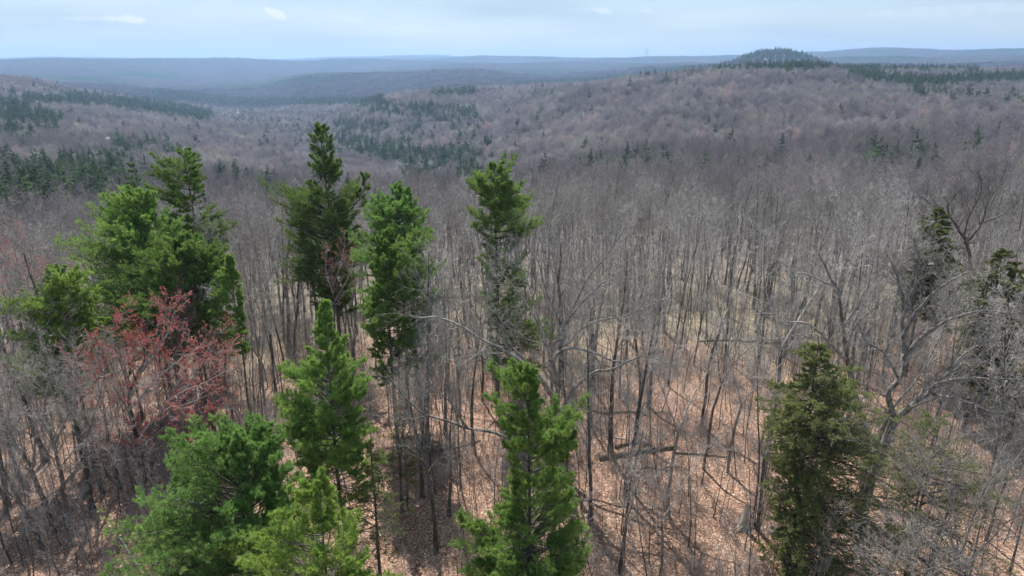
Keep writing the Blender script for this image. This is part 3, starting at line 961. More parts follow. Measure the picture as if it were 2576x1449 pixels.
def traced_tree(name, label, cat, limbs, seed, k2=7, k3=6, k4=5, k5=3, mats=None, buds=None, group=None, ratio=.42, twig=.009, up=.3, budn=7, budsize=.07):
    """limbs: list of (is_trunk, r0, r1, [(px, py, Y), ...]); finer branches grow from them"""
    rng = np.random.default_rng(seed)
    pts = [(tk, r0, r1, spline([point(*q) for q in path], 14)) for tk, r0, r1, path in limbs]
    b = pts[0][3][0]
    g = np.array([b[0], b[1], hz(b[0], b[1])])
    tr, cr = MB(), MB()
    LP, LR = [], []
    for tk, r0, r1, P in pts:
        P = P.copy()
        if tk and abs(P[0, 2] - g[2]) < 6:
            P[0] = [P[0, 0], P[0, 1], hz(P[0, 0], P[0, 1]) - .3]
        P = P - g
        P[1:-1] += rng.normal(size=P[1:-1].shape)*min(.04, r0*.25)
        Rr = np.linspace(r0, r1, 14)*(.95 if tk else 1.1)*(1 + rng.normal(size=14)*.07)
        (tr if tk else cr).tubes(P[None], Rr[None], 9 if tk else 7)
        LP.append(P if not tk else resample(P[None], .45, 14)[0]); LR.append(Rr if not tk else resample_r(Rr[None], .45, 14)[0])
    P1, R1 = np.array(LP), np.array(LR)
    P2, R2 = branch_out(rng, P1, R1, k2, .15, .99, .75, ratio*1.35, 8, up=up, wob=.15, rr=.42, rend=.2, taper_len=.45, rmin=.018)
    cr.tubes(P2, R2, 5)
    P2 = np.concatenate([P2, resample(P1, .7, 8)]); R2 = np.concatenate([R2, resample_r(R1, .7, 8)])
    P3, R3 = branch_out(rng, P2, R2, k3, .12, .99, .75, .56, 6, up=up, wob=.18, rr=.5, rend=.3, taper_len=.45, rmin=.012)
    cr.tubes(P3, R3, 4)
    P4, R4 = branch_out(rng, P3, R3, k4, .12, .99, .75, .58, 5, up=up*.8, wob=.2, rr=.6, rend=.4, rmin=twig*1.1)
    cr.tubes(P4, R4, 3)
    last = P4
    if k5:
        P5, R5 = branch_out(rng, P4, R4, k5, .15, 1, .7, .6, 3, up=up*.6, wob=.2, rr=.7, rend=.5, rmin=twig)
        cr.tubes(P5, R5, 3)
        last = P5
    root = thing(name, label, cat, g, group=group)
    mats = mats or (M_OAK, M_LIMB)
    obj("trunk", tr.mesh("trunk", mats[0]), root)
    obj("branches", cr.mesh("branches", mats[1]), root)
    if buds:
        fo = MB()
        keep = rng.random(len(last)) < .8
        L = last[keep]
        t = rng.uniform(.3, 1, (len(L), 12))
        pos, tan, _ = interp_path(L, t)
        needles(fo, rng, pos.reshape(-1, 3), (tan + UP*.5).reshape(-1, 3), budsize, budn, .35, 1.3)
        obj("buds", fo.mesh("buds", buds, smooth=False), root)
    return root


traced_tree("oak_tree", "large grey oak with long crooked limbs spreading both ways, centre of picture", "oak tree", [
    (1, .34, .26, [(1405, 1150, 56), (1404, 1060, 56), (1400, 1000, 56)]),
    (1, .24, .07, [(1400, 1000, 56), (1408, 956, 56), (1411, 845, 56.5), (1407, 716, 57), (1411, 610, 57)]),
    (0, .22, .035, [(1398, 1010, 56), (1362, 955, 55), (1329, 923, 54), (1266, 879, 52.5), (1200, 847, 51), (1140, 810, 50), (1096, 795, 49.5), (1051, 801, 49)]),
    (0, .16, .03, [(1350, 942, 55), (1329, 915, 54), (1310, 893, 54), (1285, 868, 54), (1270, 830, 54), (1255, 788, 54)]),
    (0, .07, .02, [(1340, 930, 54.5), (1296, 893, 54), (1214, 892, 53), (1129, 903, 52)]),
    (0, .18, .03, [(1404, 985, 56), (1385, 901, 55), (1414, 827, 54), (1451, 775, 53), (1496, 727, 52), (1540, 700, 51)]),
    (0, .17, .03, [(1406, 975, 56), (1396, 901, 57), (1437, 853, 58), (1489, 812, 58), (1563, 797, 58), (1637, 768, 58), (1690, 745, 58)]),
    (0, .15, .025, [(1402, 960, 56), (1396, 897, 55), (1448, 877, 53), (1503, 890, 52), (1555, 914, 51.5), (1629, 894, 51), (1674, 912, 50), (1715, 918, 50)]),
    (0, .2, .04, [(1405, 1055, 56), (1432, 1000, 55.5), (1460, 960, 55), (1489, 938, 55), (1548, 927, 54), (1600, 901, 54), (1650, 880, 54)]),
    (0, .13, .02, [(1395, 930, 56), (1370, 860, 56), (1340, 790, 55), (1300, 730, 54), (1265, 690, 53), (1225, 655, 52)]),
    (0, .13, .02, [(1408, 860, 56), (1440, 780, 55), (1480, 700, 54), (1530, 640, 53), (1560, 590, 52)]),
    (0, .11, .02, [(1405, 800, 56.5), (1370, 720, 56), (1350, 650, 55), (1310, 600, 54)]),
], 101, k2=7, k3=6, k4=5, k5=3)
traced_tree("oak_tree", "huge forked oak on the right with twisted grey limbs behind the hemlock", "oak tree", [
    (1, .40, .3, [(2170, 1300, 44), (2195, 1190, 44.5), (2225, 1115, 45)]),
    (1, .26, .12, [(2225, 1120, 45), (2247, 1040, 45), (2232, 986, 45), (2266, 950, 45.5), (2273, 912, 46), (2269, 800, 46.5), (2273, 742, 47)]),
    (0, .24, .05, [(2226, 1115, 45), (2269, 1042, 44.5), (2325, 998, 44), (2362, 961, 43.5), (2421, 953, 43), (2573, 957, 42)]),
    (0, .12, .03, [(2273, 745, 47), (2251, 679, 47), (2230, 640, 47)]),
    (0, .14, .03, [(2270, 850, 46), (2310, 780, 45.5), (2360, 730, 45), (2420, 690, 44.5), (2480, 670, 44)]),
    (0, .15, .03, [(2271, 900, 46), (2330, 840, 46), (2400, 800, 45), (2480, 780, 44), (2560, 790, 43)]),
    (0, .12, .03, [(2330, 995, 44), (2390, 930, 44), (2440, 880, 44), (2500, 850, 44)]),
    (0, .11, .025, [(2262, 955, 45.5), (2225, 890, 45), (2166, 838, 44), (2162, 819, 44), (2143, 805, 43.5)]),
    (0, .12, .025, [(2270, 800, 46), (2300, 720, 46), (2310, 650, 46), (2300, 600, 46)]),
    (0, .1, .02, [(2340, 990, 44), (2430, 1010, 42), (2480, 1030, 41), (2550, 1060, 40)]),
], 102, k2=9, k3=7, k4=5, k5=3, mats=(M_OAK, M_LIMB))
traced_tree("oak_tree", "grey oak with a long limb reaching left, behind the hemlock's tip", "oak tree", [
    (1, .3, .2, [(2190, 1110, 52), (2150, 990, 52), (2130, 900, 52)]),
    (1, .19, .06, [(2130, 900, 52), (2117, 790, 52), (2112, 745, 52), (2085, 690, 52), (2060, 640, 52)]),
    (0, .14, .03, [(2130, 905, 52), (2088, 864, 51), (2062, 838, 50.5), (2032, 816, 50), (1977, 808, 49.5), (1947, 790, 49), (1895, 790, 48.5)]),
    (0, .11, .025, [(2114, 753, 52), (2100, 725, 52), (2069, 708, 51.5), (2036, 690, 51), (1992, 684, 50)]),
    (0, .12, .02, [(2120, 830, 52), (2160, 760, 52), (2190, 700, 52), (2200, 640, 52)]),
    (0, .1, .02, [(2125, 870, 52), (2170, 800, 51), (2220, 760, 50), (2270, 700, 50)]),
], 103)
traced_tree("oak_tree", "dark crooked oak crown standing above the canopy near right edge", "oak tree", [
    (1, .3, .2, [(2450, 760, 84), (2440, 660, 84), (2430, 600, 84)]),
    (0, .18, .05, [(2430, 605, 84), (2400, 560, 84), (2385, 520, 83), (2420, 470, 83)]),
    (0, .17, .04, [(2432, 610, 84), (2470, 560, 84), (2490, 500, 84), (2530, 450, 84)]),
    (0, .13, .04, [(2425, 590, 84), (2440, 540, 84), (2470, 470, 84), (2460, 430, 84)]),
    (0, .12, .03, [(2395, 550, 84), (2350, 520, 83), (2310, 490, 82)]),
    (0, .12, .03, [(2475, 560, 84), (2520, 540, 83), (2570, 500, 82)]),
], 104, mats=(M_OAK, M_OAK))
traced_tree("oak_tree", "long low grey limb and trunk mostly hidden by the bottom centre pine", "oak tree", [
    (1, .3, .2, [(1330, 1330, 45), (1300, 1200, 45), (1290, 1090, 45)]),
    (0, .12, .035, [(1292, 1105, 45), (1230, 1085, 44), (1170, 1075, 43), (1130, 1060, 42.5), (1060, 1040, 42), (1030, 1010, 41.5), (1000, 975, 41), (975, 945, 41)]),
    (0, .07, .02, [(1175, 1075, 43), (1150, 1040, 43), (1120, 1000, 43), (1085, 975, 43)]),
    (0, .05, .015, [(1080, 1045, 42), (1030, 1055, 42), (985, 1050, 42)]),
    (0, .08, .02, [(1292, 1110, 45), (1340, 1040, 46), (1360, 1020, 46), (1370, 990, 46)]),
], 105, k2=6, k3=5, k4=4, k5=2, ratio=.3, mats=(M_OAK, M_OAK))
traced_tree("bare_tree", "fine-twigged grey tree fanning out over the lower right corner", "tree", [
    (1, .12, .08, [(2420, 1600, 33), (2415, 1480, 33), (2410, 1400, 33)]),
    (0, .07, .02, [(2410, 1400, 33), (2370, 1300, 33), (2310, 1210, 32.5), (2270, 1140, 32)]),
    (0, .07, .02, [(2412, 1410, 33), (2400, 1300, 33), (2380, 1200, 33), (2390, 1110, 33)]),
    (0, .07, .02, [(2415, 1400, 33), (2450, 1300, 33), (2490, 1210, 32.5), (2540, 1150, 32)]),
    (0, .06, .02, [(2415, 1440, 33), (2350, 1380, 32), (2290, 1330, 31), (2230, 1310, 30)]),
    (0, .06, .02, [(2415, 1440, 33), (2480, 1370, 32), (2540, 1310, 31), (2600, 1280, 30)]),
], 131, k2=9, k3=7, k4=5, k5=3, mats=(M_TRUNK, M_LIMB), ratio=.5, twig=.006)
traced_tree("bare_tree", "low spreading grey tree with arching twigs along the bottom right edge", "tree", [
    (1, .1, .07, [(2270, 1640, 31), (2275, 1560, 31), (2280, 1500, 31)]),
    (0, .06, .02, [(2280, 1500, 31), (2240, 1430, 31), (2190, 1380, 30.5)]),
    (0, .06, .02, [(2280, 1500, 31), (2300, 1420, 31), (2320, 1340, 31)]),
    (0, .06, .02, [(2280, 1510, 31), (2350, 1440, 30.5), (2430, 1400, 30)]),
], 132, k2=8, k3=6, k4=5, k5=3, mats=(M_TRUNK, M_LIMB), ratio=.55, twig=.006)
# left foreground clump
LG_ = [
    ("leaning grey tree, outermost of the bottom left clump", 111, [(1, .2, .1, [(107, 1368, 44), (74, 1305, 44), (33, 1227, 44), (0, 1172, 44)]),
      (0, .1, .03, [(0, 1172, 44), (-30, 1080, 44), (-40, 980, 44)]), (0, .08, .02, [(30, 1220, 44), (60, 1120, 44), (50, 1020, 43)])]),
    ("forked grey tree with curved stem in the bottom left clump", 112, [(1, .22, .1, [(139, 1342, 46), (104, 1246, 46), (74, 1172, 46), (37, 1112, 46), (10, 1060, 46)]),
      (0, .1, .02, [(30, 1100, 46), (20, 1010, 46), (50, 930, 46)]), (0, .1, .02, [(80, 1180, 46), (90, 1080, 46), (70, 980, 46), (90, 900, 46)]),
      (0, .09, .02, [(60, 1150, 46), (0, 1090, 45), (-60, 1060, 45)])]),
    ("upright grey tree with fine pale crown left of the red maple", 113, [(1, .22, .11, [(174, 1357, 45), (159, 1227, 45), (141, 1142, 45), (126, 1090, 45)]),
      (0, .11, .03, [(126, 1095, 45), (111, 1005, 45), (130, 930, 45), (110, 870, 45)]), (0, .1, .02, [(135, 1120, 45), (180, 1020, 45), (200, 950, 45)]),
      (0, .09, .02, [(130, 1100, 45), (80, 1010, 45), (60, 940, 45)]), (0, .07, .02, [(150, 1180, 45), (200, 1120, 44), (250, 1080, 44)])]),
    ("stout dark trunk with upswept branches just left of the red maple", 114, [(1, .32, .16, [(237, 1320, 48), (222, 1227, 48), (211, 1153, 48), (190, 1060, 48)]),
      (0, .15, .03, [(190, 1065, 48), (170, 980, 48), (180, 900, 48)]), (0, .13, .03, [(205, 1120, 48), (240, 1030, 47), (260, 960, 47)])]),
]
for lab, sd, lm in LG_:
    traced_tree("bare_tree", lab, "tree", lm, sd, k2=8, k3=6, k4=5, k5=3, mats=(M_TRUNK, M_LIMB), ratio=.5)
traced_tree("maple_tree", "red maple in rust red bud with pale forked limbs, lower left", "maple tree", [
    (1, .3, .17, [(367, 1238, 52), (352, 1135, 52), (333, 1060, 52)]),
    (1, .17, .06, [(333, 1060, 52), (326, 986, 52), (341, 950, 52), (363, 900, 52), (350, 850, 52)]),
    (0, .13, .03, [(345, 1110, 52), (400, 1040, 51), (450, 990, 50), (520, 960, 49), (575, 930, 49)]),
    (0, .12, .03, [(333, 1055, 52), (290, 980, 51), (250, 930, 50), (215, 890, 50)]),
    (0, .12, .03, [(328, 990, 52), (300, 900, 52), (280, 850, 52), (290, 800, 52)]),
    (0, .12, .03, [(345, 945, 52), (400, 880, 52), (430, 820, 52), (440, 780, 52)]),
    (0, .12, .03, [(350, 1130, 52), (420, 1070, 53), (500, 1030, 53), (560, 1000, 54)]),
    (0, .1, .03, [(335, 1020, 52), (400, 950, 53), (460, 900, 53), (520, 860, 54)]),
    (0, .09, .03, [(352, 1140, 52), (300, 1080, 51), (260, 1020, 50), (240, 980, 50)]),
    (0, .08, .025, [(355, 1150, 52), (430, 1110, 52), (500, 1080, 52)]),
], 121, k2=8, k3=6, k4=5, k5=3, buds=M_RED, mats=(M_TRUNK, M_LIMB), ratio=.42, budn=4, budsize=.046)
traced_tree("maple_tree", "second red maple close behind, its rusty haze reaching right", "maple tree", [
    (1, .22, .12, [(430, 1180, 57), (440, 1080, 57), (450, 1000, 57)]),
    (0, .12, .03, [(450, 1000, 57), (440, 900, 57), (460, 820, 57), (430, 775, 57)]),
    (0, .11, .03, [(448, 1010, 57), (500, 930, 57), (540, 870, 57)]),
    (0, .11, .03, [(445, 1050, 57), (510, 1000, 56), (570, 960, 56)]),
    (0, .1, .03, [(448, 990, 57), (390, 900, 57), (370, 830, 57)]),
    (0, .09, .03, [(440, 1090, 57), (500, 1060, 56), (550, 1040, 56)]),
], 122, k2=8, k3=6, k4=5, k5=3, buds=M_RED, mats=(M_TRUNK, M_LIMB), ratio=.45, budn=4, budsize=.042)
traced_tree("maple_tree", "faint red-tipped maple at the far left edge above the bushy pine", "maple tree", [
    (1, .25, .14, [(60, 980, 72), (55, 850, 72), (50, 780, 72)]),
    (0, .13, .03, [(50, 785, 72), (20, 710, 72), (-20, 640, 72)]), (0, .12, .03, [(50, 780, 72), (50, 690, 72), (30, 610, 72)]),
    (0, .12, .03, [(52, 800, 72), (90, 730, 72), (110, 670, 72)]), (0, .12, .03, [(50, 800, 72), (0, 750, 72), (-60, 720, 72)]),
], 123, k2=7, k3=6, k4=5, k5=2, buds=M_RED, mats=(M_TRUNK, M_LIMB), ratio=.5, budn=4, budsize=.045)
traced_tree("maple_tree", "small red-budded maple against the trunk of the tallest pine", "maple tree", [
    (1, .12, .06, [(838, 870, 70), (842, 780, 70), (835, 700, 70)]),
    (0, .06, .02, [(838, 720, 70), (860, 650, 70), (870, 600, 70)]), (0, .06, .02, [(838, 740, 70), (820, 680, 70), (822, 630, 70)]),
    (0, .05, .02, [(840, 760, 70), (880, 690, 70), (895, 640, 70)]),
], 124, k2=6, k3=5, k4=3, k5=2, buds=M_RED, mats=(M_TRUNK, M_TWIG_R), ratio=.4, budn=3, budsize=.05)

# ------------------------------------------------------------------ the leafless stand (individual trees)
def tree_meshes(seeds, **kw):
    out = []
    for s in seeds:
        rng = random.Random(s)
        a = dict(kw)
        a.setdefault('fork', rng.choice([0, 0, 2, 3]))
        tr, cr = bare_tree(s, **a)
        out.append((tr, cr))
    return out


BARE = [(t.mesh("trunk", M_PALE if i in (1, 7) else M_TRUNK), c.mesh("branches", M_TWIG if i % 2 else M_LIMB)) for i, (t, c) in enumerate(
    [bare_tree(200 + i, H=22, r=[.14, .2, .26, .17, .22, .13, .3, .19, .16, .24][i], fork=[0, 2, 0, 3, 2, 0, 0, 2, 3, 0][i], k1=[15, 13, 17, 13, 14, 18, 14, 13, 13, 16][i],
               spread=.34 + .03*(i % 3), base=.36 + .05*(i % 3), k2=6, k3=5, k4=4, twig=.0105) for i in range(10)])]
SAPL = [(t.mesh("trunk", M_TRUNK), c.mesh("branches", M_TWIG_R if i % 2 else M_TWIG)) for i, (t, c) in enumerate(
    [bare_tree(260 + i, H=10, r=.05, base=.3, k1=15, k2=5, k3=3, k4=0, spread=.3, ang=.55, lean=.1, twig=.007) for i in range(7)])]

rs = np.random.default_rng(77)
# keep clear of the big traced trees and the pines' stems
solid = [(o.location.x, o.location.y) for o in COL.objects if o.type == 'EMPTY']


def scatter(n, y0, y1, gap, ok, az=.78, seed=1):
    r = np.random.default_rng(seed)
    pts = []
    cell = {}
    tries = 0
    while len(pts) < n and tries < n*60:
        tries += 1
        d = math.sqrt(r.uniform(y0*y0, y1*y1)); a = r.uniform(-az, az)
        x, y = d*math.sin(a), d*math.cos(a)
        if not ok(x, y, r):
            continue
        cx, cyy = int(x//gap), int(y//gap)
        if any((x-q[0])**2 + (y-q[1])**2 < gap*gap for i in (-1, 0, 1) for j in (-1, 0, 1) for q in cell.get((cx+i, cyy+j), ())):
            continue
        cell.setdefault((cx, cyy), []).append((x, y)); pts.append((x, y))
    return pts


def base_px(x, y):
    px, py, _ = project(np.array([[x, y, hz(x, y)]]))
    return px[0], py[0]


def top_px(x, y, h):
    px, py, _ = project(np.array([[x, y, hz(x, y) + h]]))
    return px[0], py[0]


def ok_tree(x, y, r):
    if any((x-a)**2 + (y-b)**2 < 6.0 for a, b in solid):
        return False
    px, py = base_px(x, y)
    if px < -250 or px > 2826:
        return False
    if py > 1330:            # nothing stands this close except the traced trees
        return False
    if vnoise(np.array([x/8.5]), np.array([y/8.5]), 41)[0] < -.2:
        return False
    tx, ty = top_px(x, y, 20)
    # keep the views onto the named pines and the maple open
    if py > 1000 and px < 1250 and r.random() < .6:
        return False
    if 1430 < px < 2150 and py > 1120 and r.random() < .55:
        return False
    # crowns that would hide the pines
    for (x0, x1, Yp) in ((690, 940, 78), (905, 1130, 57), (1180, 1370, 69), (170, 620, 60), (20, 260, 55), (2300, 2420, 76), (2480, 2576, 61)):
        if x0 - 25 < tx < x1 + 25 and y < Yp:
            return False
    return True


def row_of(y):
    return "front row" if y < 62 else "second row" if y < 82 else "deep" if y < 102 else "rearmost"


STEM = ["single-stemmed", "twin-stemmed", "single-stemmed", "three-forked", "twin-stemmed", "single-stemmed", "single-stemmed", "twin-stemmed", "three-forked", "single-stemmed"]
SECT = [(330, "left of the wide olive pine", "left of the pine group"), (620, "behind the left pine group", "behind the left pines"),
        (905, "around the foot of the tallest pine", "about the tallest pine"), (1130, "beside the bushy bright pine", "about the bushy pine"),
        (1250, "between bushy pine and layered pine", "between the centre pines"), (1420, "behind the layered pine and big oak", "behind the big oak"),
        (1640, "just right of the big centre oak", "right of the centre oak"), (1830, "in the left part of the open stand", "open stand, left part"),
        (2020, "in the right part of the open stand", "open stand, right part"), (2300, "behind the pointed hemlock", "behind the forked oak"),
        (9999, "toward the right edge past the forked oak", "at the right edge")]


def zone(px, py, H, v, y):
    size = "tall" if H > 21.5 else "middling" if H > 17.5 else "short"
    for lim, where, grp in SECT:
        if px < lim:
            return f"{size} {STEM[v]} bare tree {where}, {row_of(y)}", "leafless trees " + grp


EXTRA = [(1098, 1392, 16.5), (1062, 1250, 17), (1012, 1290, 15), (1082, 1180, 19), (1130, 1300, 13), (1160, 1230, 15), (1190, 1120, 17), (1120, 1090, 18),
         (1215, 1010, 19), (700, 960, 19), (640, 1010, 17), (590, 1060, 18), (665, 1080, 15), (1600, 1105, 19), (1770, 1180, 18), (1830, 1190, 17),
         (1905, 1330, 15), (1560, 1440, 13), (1660, 1449, 12), (2330, 1449, 13), (2440, 1449, 13), (2540, 1440, 14), (20, 1300, 15), (60, 1240, 17), (260, 1240, 16), (300, 1230, 17), (195, 1180, 18), (480, 1160, 17), (30, 1420, 12), (330, 1290, 13), (2480, 1360, 14), (2300, 1300, 14)]
pts = scatter(262, 46, 121, 3.6, ok_tree, seed=5)
pts = [(p[0], p[1], None) for p in pts]
for (ex, ey, eh) in EXTRA:
    g = ground_px(ex, ey); pts.append((g[0], g[1], eh))
pts.sort(key=lambda p: p[1])
for i, (x, y, eh) in enumerate(pts):
    H = eh or (float(rs.uniform(17.5, 24.5)) if rs.random() > .2 else float(rs.uniform(13, 17)))
    px, py = base_px(x, y)
    v = int(rs.integers(len(BARE)))
    lab, grp = zone(px, py, H, v, y)
    tm, cm = BARE[v]
    root = thing("bare_tree", lab, "tree", (x, y, hz(x, y)), float(rs.random()*6.28), grp, H/22)
    root.rotation_euler[0] = float(rs.normal()*.02); root.rotation_euler[1] = float(rs.normal()*.02)
    obj("trunk", tm, root); obj("branches", cm, root)


def ok_sap(x, y, r):
    px, py = base_px(x, y)
    if px < -60 or px > 2640 or py > 1640:
        return False
    if 430 < px < 1130 and py > 1330:
        return False
    return True


def sap_zone(px, y, s):
    size = "tall" if s > 1.1 else "thin" if s > .8 else "small"
    row = "nearest the viewer" if y < 46 else "in front of the oaks" if y < 60 else "farther in" if y < 80 else "far in"
    for lim, where, grp in SECT:
        if px < lim:
            return f"{size} bare sapling {where}, {row}", "saplings " + grp


spts = scatter(290, 30, 100, 1.9, ok_sap, seed=9)
for i, (x, y) in enumerate(spts):
    px, py = base_px(x, y)
    s_ = float(rs.uniform(.55, 1.35))
    lab, grp = sap_zone(px, y, s_)
    tm, cm = SAPL[int(rs.integers(len(SAPL)))]
    root = thing("sapling", lab, "sapling", (x, y, hz(x, y)), float(rs.random()*6.28), grp, s_)
    obj("trunk", tm, root); obj("branches", cm, root)

# ------------------------------------------------------------------ mass planting by geometry nodes (stuff)
def library(name, items):
    """objects kept outside the scene, used only as instance sources; sorted by name"""
    c = bpy.data.collections.new(name)
    for i, me in enumerate(items):
        c.objects.link(bpy.data.objects.new(f"{name}_{chr(97+i)}", me))
    return c


def mass(name, label, P, idx, rot, scl, lib):
    me = bpy.data.meshes.new(name)
    me.vertices.add(len(P)); me.vertices.foreach_set("co", np.asarray(P, np.float32).ravel())
    for an, ty, val in (("idx", 'INT', idx), ("rz", 'FLOAT', rot), ("sc", 'FLOAT', scl)):
        at = me.attributes.new(an, ty, 'POINT'); at.data.foreach_set("value", np.asarray(val, np.int32 if ty == 'INT' else np.float32))
    ng = bpy.data.node_groups.new(name, 'GeometryNodeTree')
    ng.interface.new_socket("Geometry", in_out='INPUT', socket_type='NodeSocketGeometry')
    ng.interface.new_socket("Geometry", in_out='OUTPUT', socket_type='NodeSocketGeometry')
    gi = ng.nodes.new("NodeGroupInput"); go = ng.nodes.new("NodeGroupOutput")
    iop = ng.nodes.new("GeometryNodeInstanceOnPoints")
    ci = ng.nodes.new("GeometryNodeCollectionInfo"); ci.inputs['Collection'].default_value = lib
    ci.inputs['Separate Children'].default_value = True; ci.inputs['Reset Children'].default_value = True
    iop.inputs['Pick Instance'].default_value = True

    def na(n, t):
        q = ng.nodes.new("GeometryNodeInputNamedAttribute"); q.data_type = t; q.inputs['Name'].default_value = n
        return q.outputs['Attribute']
    cx = ng.nodes.new("ShaderNodeCombineXYZ"); ng.links.new(na("rz", 'FLOAT'), cx.inputs['Z'])
    er = ng.nodes.new("FunctionNodeEulerToRotation"); ng.links.new(cx.outputs[0], er.inputs[0])
    ng.links.new(gi.outputs[0], iop.inputs['Points']); ng.links.new(ci.outputs[0], iop.inputs['Instance'])
    ng.links.new(na("idx", 'INT'), iop.inputs['Instance Index']); ng.links.new(er.outputs[0], iop.inputs['Rotation'])
    ng.links.new(na("sc", 'FLOAT'), iop.inputs['Scale'])
    ng.links.new(iop.outputs[0], go.inputs[0])
    o = obj(name, me, kind="stuff", label=label)
    md = o.modifiers.new("planting", 'NODES'); md.node_group = ng
    return o


def merged(seed, lod_fn, m, n=1):
    b = lod_fn(seed)
    return b.mesh("far", m)


def far_bare(seed):
    tr, cr = bare_tree(seed, H=20, r=.2, base=.35, k1=14, k2=7, k3=5, k4=0, spread=.36, ang=.7, twig=.035, lod=1)
    b = MB(); b.v = tr.v + cr.v; b.n = tr.n + cr.n
    b.f4 = tr.f4 + [f + tr.n for f in cr.f4]
    return b


def join(bufs):
    b = MB()
    for q in bufs:
        b.v += q.v; b.f4 += [f + b.n for f in q.f4]; b.f3 += [f + b.n for f in q.f3]; b.n += q.n
    return b


def stand_tree(seed):
    k = seed % 7
    t, c = bare_tree(seed, H=20, r=[.14, .2, .25, .17, .22, .15, .19][k], fork=[0, 2, 0, 3, 0, 2, 0][k], base=.38, k1=14, k2=6, k3=5, k4=3, spread=.33, twig=.017)
    return join([t, c]).mesh("stand_tree", [M_TRUNK, M_MIDTWIG], split=sum(len(f) for f in t.f4))


def far_crown(seed):
    """coarse clump of a few bare crowns made of twig slivers, for woods more than 600 m away"""
    rng = np.random.default_rng(seed)
    b = MB()
    for k in range(4):
        cx, cyy = rng.uniform(-5.5, 5.5, 2); h = rng.uniform(14, 21); R0 = rng.uniform(2.2, 4.3)
        P, Rr = run_paths(rng, np.array([[cx, cyy, -1.]]), np.array([[rng.normal()*.05, rng.normal()*.05, 1.]]), np.array([h - 2]), np.array([.22]), 4, .3, .05, .3)
        b.tubes(P, Rr, 3)
        n = 170
        ph = rng.random(n)*2*PI; u = rng.random(n)**.5; zz = rng.random(n)
        rad = R0*np.sqrt(np.clip(1 - (zz*1.0 - .35)**2*1.6, .03, 1))*u
        pos = np.stack([cx + rad*np.cos(ph), cyy + rad*np.sin(ph), h - 13 + zz*13.0*(1 - .1*u) + rng.normal(size=n)*.9], -1)
        ax = np.stack([np.cos(ph)*u*.7, np.sin(ph)*u*.7, np.full(n, 1.6)], -1)
        needles(b, rng, pos, ax, 2.1, 3, .045, .7)
    return b


def far_clump(seed):
    rng = np.random.default_rng(seed)
    b = MB()
    for k in range(7):
        cx, cyy = rng.uniform(-14, 14, 2); h = rng.uniform(15, 21)
        n = 60
        ph = rng.random(n)*2*PI; u = rng.random(n)**.5; zz = rng.random(n)
        rad = 5.2*np.sqrt(np.clip(1 - (zz - .2)**2*1.5, .03, 1))*u
        pos = np.stack([cx + rad*np.cos(ph), cyy + rad*np.sin(ph), h - 13 + zz*12.0*(1-.15*u)], -1)
        ax = np.stack([np.cos(ph)*u*.8, np.sin(ph)*u*.8, np.full(n, 1.0)], -1)
        needles(b, rng, pos, ax, 2.6, 3, .13, .9)
    return b


def far_pine(seed, H=18, tn=14, w=.26):
    rng = random.Random(seed)
    rr = rng.uniform(.27, .36)
    tr, lb, fo = conifer(seed, H, H*.22, lambda z, p: max(.4, (H - z)*rr*(.8 + .5*math.sin(3*p + z))), r=.22, whorl=1.0, per=7, lod=1, tn=tn, width=w,
                         rise=(0, .5), gapseed=seed)
    return tr, lb, fo


def join_mesh(i):
    t, c = bare_tree(290 + i, H=10, r=.042, base=.28, k1=13, k2=4, k3=2, k4=0, spread=.24, ang=.5, lean=.12, twig=.008)
    return join([t, c]).mesh("young_stem", [M_TRUNK, M_TWIG_R if i % 2 else M_TWIG], split=sum(len(f) for f in t.f4))


LIB_BARE = library("mid_bare", [far_bare(400 + i).mesh("far", M_FARTWIG) for i in range(6)])
LIB_MID = library("stand_bare", [stand_tree(480 + i) for i in range(7)])
LIB_CROWN = library("far_bare", [far_crown(420 + i).mesh("far", M_FARTWIG, smooth=False) for i in range(5)])
LIB_CLUMP = library("clump_bare", [far_clump(440 + i).mesh("far", M_DISTTWIG, smooth=False) for i in range(4)])
FP = [far_pine(460 + i) for i in range(6)]
FARP = [(t.mesh("trunk", M_PTRUNK), join([l, f]).mesh("crown", M_FARN, smooth=False)) for t, l, f in FP]
LIB_PINE = library("far_pine", [c for t, c in FARP])
BRUSH = []
for i in range(5):
    rng = np.random.default_rng(500 + i)
    b = MB()
    n = 9
    pos = np.concatenate([rng.normal(size=(n, 2))*.25, np.full((n, 1), -.05)], 1)
    P1, R1 = run_paths(rng, pos, np.concatenate([rng.normal(size=(n, 2))*.35, np.ones((n, 1))], 1), rng.uniform(1.0, 2.6, n), np.full(n, .014), 6, .2, .1, .4)
    b.tubes(P1, R1, 3)
    P2, R2 = branch_out(rng, P1, R1, 6, .2, 1, .6, .4, 4, up=.3, wob=.15, rmin=.007); b.tubes(P2, R2, 3)
    P3, R3 = branch_out(rng, P2, R2, 3, .2, 1, .6, .5, 3, up=.2, wob=.15, rmin=.006); b.tubes(P3, R3, 3)
    BRUSH.append(b.mesh("brush", M_TWIG_R if i % 2 else M_TWIG))
LIB_BRUSH = library("brush", BRUSH)

